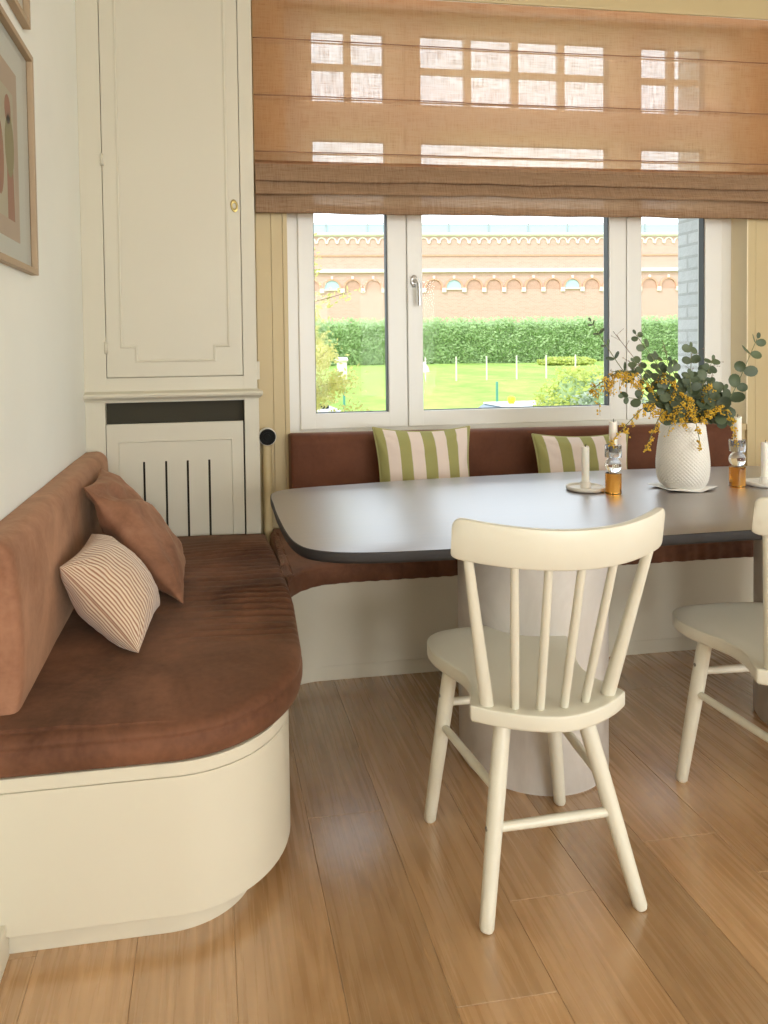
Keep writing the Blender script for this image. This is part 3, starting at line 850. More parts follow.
# ------------------------------------------------------------------ chairs
def make_chair():
    r = empty('dining_chair', (0, 0, 0))
    # local frame: origin on the floor below the seat centre; +Y = front; seat top .47
    zt = .470
    half = [(0, .292), (.085, .287), (.150, .270), (.187, .237), (.203, .190), (.201, .130), (.182, .068), (.162, .015), (.155, -.030), (.160, -.080), (.176, -.120), (.1895, -.150), (.192, -.162)]
    rear = [(.189, -.170), (.150, -.200), (.10, -.228), (.05, -.246), (0, -.254)]
    pts = half + rear
    full = [(a, b, 0) for a, b in pts] + [(-a, b, 0) for a, b in pts[::-1][1:-1]]
    poly = [(p[0] + .055 * max(0, p[1] + .08), p[1]) for p in spline(full, 5)]
    poly = resample(poly, .012)
    # grid-like dished seat: rings toward centre
    rings = []
    def dish(x, y):
        s = 1 - min(1, ((x / .2) ** 2 + ((y - .03) / .27) ** 2))
        return -.010 * max(0, s) ** .8
    for k in range(5):
        a = pi / 2 * k / 4; rings.append([(p[0], p[1], zt - .040 + .010 * (1 - cos(a))) for p in inset(poly, .012 * (1 - sin(a)))])
    for k in range(5):
        a = pi / 2 * k / 4; rings.append([(p[0], p[1], zt - .004 * (1 - sin(a))) for p in inset(poly, .004 * (1 - cos(a)))])
    inn = inset(poly, .004)
    for t in (.08, .2, .35, .5, .65, .8, .92, 1):
        ring = []
        for p in inn:
            c = (0, max(-.15, min(.18, p[1])) * .9); x = p[0] + (c[0] - p[0]) * t; y = p[1] + (c[1] - p[1]) * t
            ring.append((x, y, zt + dish(x, y) * min(1, t * 2.5)))
        rings.append(ring)
    bm = bmesh.new(); loft(bm, rings, caps=False)
    f = bm.faces.new([v for v in bm.verts][:len(poly)])
    bmesh.ops.remove_doubles(bm, verts=bm.verts, dist=1e-5)
    obj('seat', bm, 'chair', r, auto=45)
    feet = {(-1, 1): (-.197, .182), (1, 1): (.182, .185), (-1, -1): (-.190, -.222), (1, -1): (.178, -.218)}
    feet = {k: (v[0] * .93, v[1] * .97) for k, v in feet.items()}
    tops = {(-1, 1): (-.150, .105), (1, 1): (.132, .105), (-1, -1): (-.108, -.150), (1, -1): (.090, -.150)}
    feet[(-1, -1)] = (-.190, -.247); feet[(1, -1)] = (.184, -.244); feet[(-1, 1)] = (-.201, .142); feet[(1, 1)] = (.184, .150)
    leg = {}
    for k in feet:
        a = V((tops[k][0], tops[k][1], zt - .036)); b = V((feet[k][0], feet[k][1], .0))
        leg[k] = (a, b); bm = bmesh.new()
        pts = [a.lerp(b, t) for t in (0, .1, .3, .5, .7, .9, .985, 1)]
        pts[-1].z = 0
        tube(bm, pts, [.0195, .0200, .0200, .0192, .0180, .0168, .0165, .0135], 20)
        for v in bm.verts:
            if v.co.z < 0: v.co.z = 0
        # end grain plug
        obj('leg', bm, 'chair', r, auto=50)
    at = lambda k, z: leg[k][1].lerp(leg[k][0], z / (zt - .036))
    def stretch(k1, z1, k2, z2, ra=.0105):
        bm = bmesh.new(); a, b = at(k1, z1), at(k2, z2)
        tube(bm, [a.lerp(b, t) for t in (0, .06, .5, .94, 1)], [ra * .85, ra, ra * 1.12, ra, ra * .85], 14)
        obj('stretcher', bm, 'chair', r, auto=50)
    stretch((-1, -1), .20, (1, -1), .205)
    stretch((-1, -1), .275, (-1, 1), .275)
    stretch((1, -1), .275, (1, 1), .275)
    stretch((-1, 1), .34, (1, 1), .34)
    for k, z_, d in (((-1, -1), .20, (-1, 0)), ((-1, 1), .36, (-1, 0)), ((1, 1), .34, (1, 0))):
        bm = bmesh.new(); p = at(k, z_); lathe(bm, [(0, 0), (.0052, 0), (.0052, .0022), (0, .0026)], 12)
        bmesh.ops.transform(bm, matrix=Matrix.Translation(p + V((d[0] * .0185, 0, 0))) @ Matrix.Rotation(R(90) * d[0], 4, 'Y'), verts=bm.verts)
        q = obj('screw_cap', bm, 'screwcap', r, auto=40); q['label'] = 'dark round screw cap'
    # back rail, bowed backwards
    RY = lambda x: -.330 + .105 * (abs(x) / .255) ** 2       # y at top rail
    rings = []
    for k in range(41):
        x = .247 * sin(pi / 2 * (k / 20 - 1)); u = abs(x) / .247
        zt_ = .913 + .018 * u ** 2; zb_ = .823 + .013 * u ** 2
        e = max(0, (u - .93) / .07); cut = .014 * (1 - sqrt(max(0, 1 - e * e)))
        zt_ -= cut * 1.4; zb_ += cut * .6
        th = .0115; y = RY(x); dy = .105 * 2 * x / .255 ** 2; nv = V((-dy, 1, 0)).normalized()
        sec = []
        for (q, z) in ((-1, zb_ + .005), (-.8, zb_ + .001), (-.5, zb_), (.5, zb_), (.8, zb_ + .001), (1, zb_ + .005), (1, (zb_ + zt_) / 2), (1, zt_ - .006), (.8, zt_ - .0015), (.4, zt_), (-.4, zt_), (-.8, zt_ - .0015), (-1, zt_ - .006), (-1, (zb_ + zt_) / 2)):
            lean = (z - .86) * -.16
            p = V((x, y, z)) + nv * th * q * (1 - .25 * e); sec.append((p.x - .009, p.y + lean, p.z))
        rings.append(sec)
    bm = bmesh.new(); loft(bm, rings); obj('back_rail', bm, 'chair', r, auto=50)
    bots = [(-.153, -.165), (-.096, -.192), (-.041, -.205), (.017, -.205), (.077, -.190), (.148, -.165)]
    tpx = [-.213, -.133, -.062, .010, .092, .205]
    tpx = [-.225, -.139, -.072, -.001, .077, .187]
    for i, ((bx, by), tx) in enumerate(zip(bots, tpx)):
        zt2 = .828 + .012 * (abs(tx) / .255) ** 2 + .004
        a = V((bx, by, zt - .004)); b = V((tx, RY(tx) + .005, zt2)); outer = i in (0, 5)
        bm = bmesh.new()
        if outer: rad = [.0165, .0160, .0138, .0118, .0110]
        else: rad = [.0095, .0098, .0100, .0092, .0088]
        tube(bm, [a.lerp(b, t) for t in (0, .15, .5, .85, 1)], rad, 14); obj('spindle', bm, 'chair', r, auto=50)
    return r
ch = make_chair(); ch.location = (.773, 1.758, 0); ch.rotation_euler.z = R(0)
tag(ch, 'cream spindle-back wooden chair standing fully in view with its back to the camera', 'chair')
c2 = copy_tree(ch); c2.location = (1.556, 1.797, 0); c2.rotation_euler.z = R(-2.5)
tag(c2, 'cream wooden chair at the right, cut off by the edge of the picture', 'chair')

# ------------------------------------------------------------------ things on the table
TZ = .765
def taper_candle(loc, r, h, label, seed):
    c = empty('candle', loc); tag(c, label, 'candle')
    bm = bmesh.new(); lathe(bm, [(0, 0), (r * .96, 0), (r, .004), (r * 1.0, h - .006), (r * .95, h - .001), (r * .80, h), (r * .45, h - .004), (0, h - .005)], 24)
    for v in bm.verts:
        if v.co.z > h - .01: v.co.z += .0025 * sin(math.atan2(v.co.y, v.co.x) * 2 + seed)
    obj('wax', bm, 'wax', c, auto=60)
    bm = bmesh.new(); tube(bm, [(0, 0, h - .006), (.001, 0, h + .004), (.0025, .001, h + .009)], .0012, 6); obj('wick', bm, 'wick', c)
def plate_holder(loc, label):
    r = empty('candle_holder', loc); tag(r, label, 'candle holder')
    bm = bmesh.new(); lathe(bm, [(0, 0), (.060, 0), (.066, .002), (.0685, .006), (.0690, .014), (.0675, .0155), (.065, .014), (.062, .009), (.03, .0075), (0, .0075)], 56)
    obj('dish', bm, 'ceramic', r, auto=50)
    bm = bmesh.new(); lathe(bm, [(.0145, .022), (.0140, .031), (.0155, .033), (.0175, .032), (.0185, .008), (.0185, .007)], 32)
    lathe(bm, [(.0145, .022), (0, .022)], 32)
    obj('cup', bm, 'ceramic', r, auto=50)
def glass_holder(loc, label):
    r = empty('candle_holder', loc); tag(r, label, 'candle holder')
    bm = bmesh.new(); lathe(bm, [(0, 0), (.0255, 0), (.0275, .002), (.0275, .074), (.0255, .076), (0, .076)], 40)
    o = obj('base', bm, 'amber', r, auto=40); o['label'] = 'amber glass cylinder base'
    bm = bmesh.new(); bmesh.ops.create_uvsphere(bm, u_segments=32, v_segments=20, radius=.0285, matrix=Matrix.Translation((0, 0, .1040)))
    o = obj('ball', bm, 'clear', r, smooth=True); o['label'] = 'clear glass ball'
    bm = bmesh.new(); lathe(bm, [(0, .1326), (.0275, .1326), (.0285, .134), (.0285, .174), (.0270, .1755), (.0165, .1755), (.0155, .174), (.0155, .152), (0, .152)], 40)
    o = obj('cup', bm, 'grey_glass', r, auto=40); o['label'] = 'smoked grey glass cup'
for (x, y, lb1) in ((1.355, 2.490, 'left'), (2.036, 2.425, 'right')):
    plate_holder((x, y, TZ), 'round white ceramic candle dish ' + ('left of the vase' if lb1 == 'left' else 'at the right edge of the picture'))
    taper_candle((x, y, TZ + .0222), .0135, .138, 'short ivory candle in the white dish ' + ('left of the vase' if lb1 == 'left' else 'at the right edge of the picture'), 1)
for (x, y, s) in ((1.412, 2.400, 'left'), (1.917, 2.420, 'right')):
    glass_holder((x, y, TZ), 'stacked amber and smoked glass candle holder just ' + s + ' of the vase')
    taper_candle((x, y, TZ + .1522), .0140, .108, 'ivory candle in the glass holder just ' + s + ' of the vase', 2)

# vase with hobnail relief
VX, VY = 1.710, 2.440
nap = empty('paper_napkin', (VX, VY, TZ)); tag(nap, 'folded white paper napkin under the vase', 'napkin')
bm = bmesh.new(); cs = [(-.092, -.055), (.01, -.088), (.108, -.045), (.075, .03), (.09, .075), (-.02, .09), (-.11, .05), (-.07, .0)]
slab(bm, cs, 0, .0016, .0004, 1); obj('sheet', bm, 'paper', nap)
for v in nap.children[0].data.vertices:
    d = max(0, sqrt(v.co.x ** 2 + v.co.y ** 2) - .085); v.co.z += d * .35
vz = empty('vase', (VX, VY, TZ + .002)); tag(vz, 'white ceramic vase with a raised diamond dot pattern holding the dried bouquet', 'vase')
ctrlv = [(.0, .0), (.054, .0), (.070, .009), (.082, .032), (.0875, .065), (.0880, .10), (.0845, .14), (.0795, .18), (.0752, .215), (.0728, .245)]
cv = spline([(a, b, 0) for a, b in ctrlv[1:]], 20, closed=False)
bm = bmesh.new(); n = 384; rings = []
for i, p in enumerate(cv):
    ring = []
    for k in range(n):
        th = 2 * pi * k / n; zz = p.y
        u = th * 40 / (2 * pi); w = zz / .0068 
        m = max(0, cos(pi * (u + w))) * 0 + (abs(sin(pi * (u + w / 2))) * abs(sin(pi * (u - w / 2)))) ** .8
        amp = .0030 * max(0, min(1, (zz - .008) / .02)) * max(0, min(1, (.238 - zz) / .01))
        r = p.x + amp * m; ring.append((r * cos(th), r * sin(th), zz))
    rings.append(ring)
for rr, zz in ((.0718, .2465), (.0700, .2455), (.069, .23), (.074, .15), (.078, .09), (.06, .012)): rings.append([(rr * cos(2 * pi * k / n), rr * sin(2 * pi * k / n), zz) for k in range(n)])
loft(bm, rings); obj('vase_body', bm, 'vase', vz, smooth=True)

# ------------------------------------------------------------------ bouquet
cam_o = V((0, 0, 1.3))
TOPZ = TZ + .247
def stem_path(tip, mid, start=(0, 0)):
    a = V((VX + start[0] * .3, VY + start[1] * .3, TZ + .03)); b = V((VX + start[0], VY + start[1], TOPZ - .005))
    return spline([a, b, V(mid), V(tip)], 8, closed=False)
def leaf_disc(bm, c, nrm, up, r, cup=.15, asp=1.0):
    nrm = nrm.normalized(); up = (up - nrm * up.dot(nrm)).normalized(); s = nrm.cross(up)
    c0 = bm.verts.new(c + up * r); n = 12
    ring = []
    for k in range(n):
        a = 2 * pi * k / n
        rad = r * (1 + .06 * cos(a) - .02 * cos(3 * a))
        ring.append(bm.verts.new(c + up * (r + rad * cos(a)) + s * rad * sin(a) * asp + nrm * cup * r))
    mid = [bm.verts.new(c + up * (r + .5 * r * cos(2 * pi * k / n)) + s * .5 * r * asp * sin(2 * pi * k / n) + nrm * cup * r * .25) for k in range(n)]
    for k in range(n):
        bm.faces.new((mid[k], mid[(k + 1) % n], ring[(k + 1) % n], ring[k])); bm.faces.new((c0, mid[(k + 1) % n], mid[k]))
def eucalyptus(tip, mid, start, size, npair, label, group=None, t0=.3, kind='r'):
    r = empty('eucalyptus_branch', (VX, VY, TOPZ)); tag(r, label, 'eucalyptus', group)
    O = V((VX, VY, TOPZ)); pth = stem_path(tip, mid, start)
    bm = bmesh.new(); tube(bm, [p - O for p in pth], [.0026 - .0016 * i / len(pth) for i in range(len(pth))], 7); obj('stem', bm, 'greenstem', r)
    bm = bmesh.new(); N = len(pth) - 1
    for k in range(npair):
        t = t0 + (1 - t0) * (k + .5) / npair; f = t * N; i = min(int(f), N - 1); p = pth[i].lerp(pth[i + 1], f - i); tg = (pth[i + 1] - pth[i]).normalized()
        for sgn in (1, -1):
            side = tg.cross(V((random.uniform(-.4, .4), -1, random.uniform(-.4, .4)))).normalized() * sgn
            up = (side * .9 + tg * .55 + V((0, random.uniform(-.5, .3), 0))).normalized()
            nrm = V((random.uniform(-.5, .5), -1 + random.uniform(-.2, .5), random.uniform(-.2, .8)))
            leaf_disc(bm, p - O, nrm, up, size * 1.22 * (1 - .42 * (k / npair)) * random.uniform(.8, 1.12), random.uniform(-.1, .3), .85 if kind == 'r' else .42)
    leaf_disc(bm, pth[-1] - O, V((.1, -1, .2)), (pth[-1] - pth[-2]), size * .5, .1, .7)
    obj('leaves', bm, 'eucalyptus', r, smooth=True)
def mimosa(tip, mid, start, n, label, droop=.05, spread=.03, t0=.45, group=None):
    r = empty('mimosa_branch', (VX, VY, TOPZ)); tag(r, label, 'mimosa', group)
    O = V((VX, VY, TOPZ)); pth = stem_path(tip, mid, start)
    bm = bmesh.new(); tube(bm, [p - O for p in pth], .0013, 5)
    bb = bmesh.new(); N = len(pth) - 1
    for k in range(n):
        t = t0 + (1 - t0) * (k + random.random()) / n; f = t * N; i = min(int(f), N - 1); p = pth[i].lerp(pth[i + 1], f - i)
        d = V((random.uniform(-1, 1), random.uniform(-1, 1), random.uniform(-.7, .6))) * spread
        q = p + d - V((0, 0, droop * random.random()))
        tube(bm, [p - O, (p + d * .7) - O, q - O], .0006, 4, False)
        m = random.randint(8, 13)
        for j in range(m):
            s = p.lerp(q, .35 + .65 * j / m) + V([random.uniform(-.007, .007) for _ in range(3)])
            bmesh.ops.create_icosphere(bb, subdivisions=1, radius=random.uniform(.0024, .0038), matrix=Matrix.Translation(s - O))
    obj('stem', bm, 'greenstem', r); obj('blossoms', bb, 'mimosa', r, smooth=True)['kind'] = 'stuff'
def twig(tip, mid, start, label, group=None):
    r = empty('dried_twig', (VX, VY, TOPZ)); tag(r, label, 'dried twig', group)
    O = V((VX, VY, TOPZ)); pth = stem_path(tip, mid, start); bm = bmesh.new(); tube(bm, [p - O for p in pth], [.0022 - .0014 * i / len(pth) for i in range(len(pth))], 6)
    bb = bmesh.new(); N = len(pth)
    for k in range(16):
        i = int(N * (.45 + .53 * k / 16)); p = pth[min(i, N - 1)]; q = p + V((random.uniform(-1, 1), random.uniform(-.8, .8), random.uniform(-.1, 1))) * .032
        tube(bm, [p - O, q - O], .0006, 4, False)
        bmesh.ops.create_icosphere(bb, subdivisions=1, radius=random.uniform(.0016, .0028), matrix=Matrix.Translation(q - O))
        bmesh.ops.create_icosphere(bb, subdivisions=1, radius=random.uniform(.0014, .0022), matrix=Matrix.Translation(p.lerp(q, .6) - O))
    obj('stem', bm, 'stem', r); obj('buds', bb, 'twigbud', r, smooth=True)['kind'] = 'stuff'
E_ = eucalyptus
E_((2.005, 2.43, 1.312), (1.855, 2.4, 1.075), (.04, -.01), .026, 9, 'long eucalyptus branch with big round leaves arching out to the far right', t0=.38)
E_((1.530, 2.45, 1.334), (1.635, 2.42, 1.16), (-.02, 0), .019, 9, 'upright eucalyptus branch rising highest above the vase to the left')
E_((1.361, 2.46, 1.382), (1.495, 2.43, 1.17), (-.04, 0), .016, 6, 'thin eucalyptus branch with pointed dark leaves reaching to the far upper left', t0=.62, kind='p')
E_((1.715, 2.4, 1.282), (1.705, 2.39, 1.12), (.0, -.02), .021, 8, 'dark eucalyptus branch standing in the middle of the bouquet')
E_((1.805, 2.44, 1.202), (1.775, 2.42, 1.08), (.03, 0), .023, 7, 'bushy eucalyptus branch leaning right just over the vase rim')
E_((1.445, 2.39, 1.112), (1.595, 2.38, 1.08), (-.04, -.02), .022, 7, 'eucalyptus branch hanging out low over the left rim')
E_((1.575, 2.36, 1.142), (1.655, 2.36, 1.08), (-.02, -.03), .024, 7, 'front eucalyptus branch with grey green leaves left of the middle', t0=.35)
E_((1.835, 2.37, 1.017), (1.795, 2.37, 1.06), (.04, -.02), .024, 5, 'short eucalyptus sprig drooping over the right rim of the vase', t0=.4)
E_((1.655, 2.52, 1.252), (1.675, 2.5, 1.12), (-.01, .03), .020, 8, 'rear eucalyptus branch seen behind the flowers')
E_((1.745, 2.34, 1.112), (1.725, 2.36, 1.06), (.0, -.04), .022, 6, 'low dark eucalyptus sprig at the front centre of the rim', t0=.35)
E_((1.535, 2.47, 1.202), (1.625, 2.45, 1.1), (-.03, .01), .020, 7, 'eucalyptus branch filling the left side behind the mimosa')
E_((1.635, 2.40, 1.23), (1.66, 2.39, 1.12), (-.01, -.02), .022, 9, 'leafy eucalyptus branch filling the centre left of the bouquet')
E_((1.80, 2.40, 1.235), (1.75, 2.40, 1.12), (.02, -.01), .022, 8, 'eucalyptus branch with dark leaves right of the middle')
E_((1.50, 2.41, 1.235), (1.60, 2.41, 1.14), (-.03, 0), .019, 8, 'eucalyptus branch behind the orange yellow mimosa on the left')
E_((1.695, 2.38, 1.185), (1.70, 2.38, 1.10), (.0, -.02), .023, 8, 'eucalyptus branch with crowded leaves in the very centre')
E_((1.60, 2.34, 1.06), (1.66, 2.35, 1.07), (-.02, -.04), .022, 6, 'low eucalyptus sprig left of centre, close above the rim', t0=.35)
E_((1.86, 2.42, 1.13), (1.79, 2.41, 1.08), (.03, 0), .025, 7, 'low eucalyptus branch spreading to the right above the rim', t0=.3)
M_ = mimosa
M_((1.330, 2.4, 1.140), (1.465, 2.38, 1.2), (-.04, -.01), 32, 'mimosa spray hanging at the far left with the most blossoms', .085, .034, .55)
M_((1.400, 2.4, 1.205), (1.535, 2.39, 1.17), (-.03, -.01), 17, 'mimosa spray with orange yellow blossoms beside the window post', .07, .03, .55)
M_((1.595, 2.31, 1.020), (1.645, 2.33, 1.11), (-.02, -.05), 30, 'thick mimosa spray spilling forward over the vase rim', .05, .035, .3)
M_((1.385, 2.37, 0.955), (1.535, 2.36, 1.09), (-.04, -.03), 18, 'thin mimosa spray drooping low to the left above the glass candle holder', .04, .018, .62)
M_((1.505, 2.35, 0.930), (1.575, 2.35, 1.06), (-.03, -.04), 12, 'single mimosa strand dangling left of the vase', .03, .008, .6)
M_((1.700, 2.325, 0.935), (1.675, 2.33, 1.05), (0, -.05), 9, 'single mimosa strand dangling down the front of the vase', .02, .006, .5)
M_((1.870, 2.37, 0.955), (1.825, 2.37, 1.06), (.04, -.02), 16, 'mimosa spray drooping right of the vase toward the second glass holder', .03, .014, .5)
M_((1.775, 2.37, 1.160), (1.755, 2.38, 1.1), (.02, -.02), 16, 'short mimosa spray between the dark leaves right of the middle', .03, .03, .4)
M_((1.635, 2.42, 1.210), (1.655, 2.4, 1.12), (0, 0), 12, 'small mimosa spray high in the middle of the bouquet', .03, .035, .5)
M_((1.60, 2.36, 1.175), (1.64, 2.36, 1.11), (-.01, -.03), 20, 'mimosa spray scattered through the upper left leaves', .04, .045, .35)
M_((1.77, 2.34, 1.075), (1.74, 2.34, 1.06), (.02, -.04), 18, 'mimosa spray low at the front right above the rim', .035, .035, .35)
M_((1.56, 2.35, 1.05), (1.62, 2.35, 1.08), (-.03, -.04), 20, 'mimosa spray low at the front left above the rim', .05, .03, .4)
T_ = twig
T_((1.430, 2.43, 1.345), (1.575, 2.42, 1.16), (-.03, 0), 'bare reddish twig with tiny pale buds leaning far to the left')
T_((1.755, 2.45, 1.270), (1.735, 2.44, 1.12), (.01, 0), 'dried twig with fine buds standing right of the middle')
T_((1.850, 2.45, 1.240), (1.805, 2.44, 1.1), (.03, 0), 'dried twig with fine buds leaning right before the window post')
T_((1.635, 2.44, 1.300), (1.665, 2.43, 1.13), (-.01, 0), 'dried twig with fine buds standing just left of the middle')
T_((1.495, 2.44, 1.240), (1.595, 2.43, 1.12), (-.02, .01), 'short dried twig on the left between mimosa and eucalyptus')

# ------------------------------------------------------------------ pictures on the left wall
def picture(y0, y1, z0, z1, label, art):
    cy, cz = (y0 + y1) / 2, (z0 + z1) / 2; r = empty('picture_frame', (XL, cy, cz)); tag(r, label, 'picture')
    a, b = y0 - cy, y1 - cy; c, d = z0 - cz, z1 - cz; w = .018; t = .024
    bm = bmesh.new()
    box(bm, .001, t, a, b, c, c + w, .0015); box(bm, .001, t, a, b, d - w, d, .0015); box(bm, .001, t, a, a + w, c + w, d - w, .0015); box(bm, .001, t, b - w, b, c + w, d - w, .0015)
    obj('frame', bm, 'art_frame', r)
    bm = bmesh.new(); box(bm, .002, .006, a + w, b - w, c + w, d - w); obj('mat_board', bm, 'mat', r)
    m = .085 + .0; bm = bmesh.new(); box(bm, .0061, .0066, a + w + m, b - w - m - .04, c + w + .058, d - w - .09); p = obj('print', bm, 'print', r)
    if art:
        def shape(pts, mat, h):
            bm = bmesh.new(); f = [bm.verts.new((.0066, y_, z_)) for y_, z_ in pts]; g = [bm.verts.new((.0066 + h, y_, z_)) for y_, z_ in pts]
            bm.faces.new(f); bm.faces.new(g[::-1])
            for k in range(len(f)): bm.faces.new((f[k], f[(k + 1) % len(f)], g[(k + 1) % len(f)], g[k]))
            obj('printed_shape', bm, mat, p)
        shape([(-.12, -.20), (.075, -.20), (.075, .15), (-.12, .15)], 'print_pale', .0002)
        shape([(.0, -.20), (.070, -.20), (.06, .0), (.03, .1), (.0, .1)], 'print_rust', .0004)
        shape(arcpts(.03, .0, .045, .085, 0, 340, 20), 'print_olive', .0006)
        shape(arcpts(.02, .095, .03, .04, 0, 340, 16), 'print_rust', .0006)
        shape(arcpts(-.07, -.05, .04, .10, 0, 340, 16), 'print_rust', .0006)
    bm = bmesh.new(); bm.faces.new([bm.verts.new((.009, p, q)) for p, q in ((a + w, c + w), (b - w, c + w), (b - w, d - w), (a + w, d - w))]); obj('glazing', bm, 'pane', r)
picture(1.81, 2.335, 1.533, 2.188, 'oak-framed pink and olive art print, the lower of the two on the left wall', True)
picture(1.79, 2.315, 2.262, 2.88, 'oak-framed picture hanging higher, only its lower corner in view', False)

# ------------------------------------------------------------------ outdoors
def gz_(y):
    pts = [(3.6, -.95), (8, -1.2), (16.5, -1.2), (20, -.58), (28, -.07), (50, .08), (120, .1)]
    for (a, za), (b, zb) in zip(pts, pts[1:]):
        if y <= b: return za + (zb - za) * (y - a) / (b - a)
    return .1
bm = bmesh.new(); rows = []
for j in range(90):
    y = 16 + 84 * (j / 89) ** 1.8; rows.append([(x, y, gz_(y) + (.06 * nz(x * .5, y * .5) + .04 * nz(x * 2, y * 2)) * (1 if y > 18 else 0)) for x in [(-40 + 1.6 * k) for k in range(100)]])
loft(bm, rows, closed=False, caps=False)
o = obj('meadow_ground', bm, 'grass', smooth=True); o['kind'] = 'structure'
bm = bmesh.new(); slab(bm, [(-40, YO + .06), (80, YO + .06), (80, 16.2), (-40, 16.2)], -1.3, -1.2, .001, 1); structure('street_ground', bm, 'asphalt')
def rot_disc(bm, p, s, rnd=1):
    u = V([random.gauss(0, 1) for _ in range(3)]).normalized(); w = u.orthogonal().normalized()
    q = [bm.verts.new(p + u * s), bm.verts.new(p + w * s * .55), bm.verts.new(p - u * s), bm.verts.new(p - w * s * .55)]
    bm.faces.new(q)
# hedge
hd_ = empty('hedge', (20, 50, 0)); tag(hd_, 'long tall green hedge across the far side of the meadow', 'hedge')
bm = bmesh.new(); rows = []
for k in range(140):
    x = -16 + k * .5; t = 3.0 + .18 * nz(x * .8, 0)
    rows.append([(x, -.9 + .15 * nz(x, 1), 0), (x, -1.0 + .2 * nz(x * 1.3, 2), t * .5), (x, -.8, t * .93), (x, 0, t), (x, .9, t * .9), (x, 1, 0)])
loft(bm, rows); obj('core', bm, 'hedge_core', hd_)
bm = bmesh.new()
for k in range(26000):
    x = random.uniform(-16, 46); z = random.uniform(0.05, 3.15) + .18 * nz((x) * .8, 0)
    y = -1.05 + .25 * nz(x * 1.1, z * 1.1, 3) - random.random() * .22 + (.7 * max(0, z - 2.7))
    if random.random() < .1: z = random.uniform(2.9, 3.35); y = random.uniform(-.9, .5)
    rot_disc(bm, V((x, y, z)), random.uniform(.07, .17))
obj('leaves', bm, 'hedge', hd_)
# brick building
bd = empty('brick_building', (32, 80, 0), -.062)
tag(bd, 'long weathered pink brick building with rows of arches and a glazed roof', 'building')
U0, U1 = -34, 46; Z0 = 0.0
top = 13.95
bm = bmesh.new(); box(bm, U0, U1, 0, 6, Z0, top); obj('wall', bm, 'brick', bd)
bm = bmesh.new(); box(bm, U0, U1, -.35, 0, top - .02, top + .22, .03); box(bm, U0, U1, -.14, 0, top - .16, top - .02); obj('eaves_cornice', bm, 'stone', bd)
bm = bmesh.new(); box(bm, U0, U1, -.30, 0, 9.70, 10.10, .04); obj('string_course', bm, 'stone', bd)
bm = bmesh.new(); box(bm, U0, U1, -.10, 0, 11.55, 11.75); obj('band', bm, 'brick_arch', bd)
# frieze of small arches
sp = 1.165; n = int((U1 - U0) / sp)
def arch(bm, cx, cz, ri, ro, y0, y1, drop, n=10):
    a = []; b = []
    for k in range(n + 1):
        t = pi * k / n; a.append((cx + ri * cos(t), cz + ri * sin(t))); b.append((cx + ro * cos(t), cz + ro * sin(t)))
    a = [(cx + ri, cz - drop)] + a + [(cx - ri, cz - drop)]; b = [(cx + ro, cz - drop)] + b + [(cx - ro, cz - drop)]
    fa = [[bm.verts.new((p[0], y, p[1])) for p in L_] for L_ in (a, b) for y in (y0, y1)]
    a0, a1, b0, b1 = fa
    for k in range(len(a) - 1):
        for q, r in ((a0, b0), (b0, b1), (b1, a1), (a1, a0)): bm.faces.new((q[k], q[k + 1], r[k + 1], r[k]))
first = None
big = 2.33; nb = int((U1 - U0) / big)
def big_arch(win):
    r = bmesh.new(); arch(r, 0, 0, .88, 1.09, -.14, 0, .25); a = obj('arch_ring', r, 'brick_arch', bd)
    r = bmesh.new()
    pts = [(.88 * cos(pi * k / 12), .88 * sin(pi * k / 12)) for k in range(13)] + [(-.88, -.25), (.88, -.25)]
    f = [r.verts.new((x, -.02, z)) for x, z in pts]; g = [r.verts.new((x, .0, z)) for x, z in pts]; r.faces.new(f)
    for k in range(len(f)): r.faces.new((f[k], f[(k + 1) % len(f)], g[(k + 1) % len(f)], g[k]))
    b = obj('arch_infill', r, 'skylight' if win else 'brick_dark', a)
    r = bmesh.new(); box(r, -.12, .12, -.2, 0, 1.0, 1.32); obj('keystone', r, 'stone', a)
    r = bmesh.new(); box(r, .93, big - .93, -.2, 0, -.55, -.06); obj('impost_block', r, 'stone', a)
    if win: r = bmesh.new(); box(r, -.88, .88, -.18, 0, -.27, -.12); obj('sill', r, 'stone', a)
    return a
A0, A1 = big_arch(False), big_arch(True)
for k in range(nb):
    u = -32.30 + big * k; w = (k % 6 == 0)
    src = A1 if w else A0
    c = copy_tree(src, bd); c.location = (u, 0, 8.0)
for s in (A0, A1):
    s.location = (U1 - big * (.2 if s is A0 else 1.2) - 0, 0, 4.2) if False else s.location
for s in (A0, A1):
    for ch_ in list(s.children): bpy.data.objects.remove(ch_)
    bpy.data.objects.remove(s)
bm = bmesh.new()
for k in range(n):
    u = U0 + sp * (k + .5); arch(bm, u, top - .78, .40, .55, -.10, 0, .12, 6)
    box(bm, u + sp / 2 - .13, u + sp / 2 + .13, -.14, 0, top - .98, top - .74)
obj('small_arch_frieze', bm, 'stone', bd)
bm = bmesh.new(); box(bm, U0 + 1, U1 - 1, .6, 5.4, top + .22, top + 1.25); sk_ = obj('roof_glazing', bm, 'skylight', bd)
bm = bmesh.new(); box(bm, U0 + 1, U1 - 1, .5, .6, top + 1.30, top + 1.42)
for k in range(int((U1 - U0) / 4.7)): x = U0 + 1 + 4.7 * k; box(bm, x, x + .14, .5, .6, top + .3, top + 1.35)
obj('roof_rail', bm, 'render_ext', sk_)
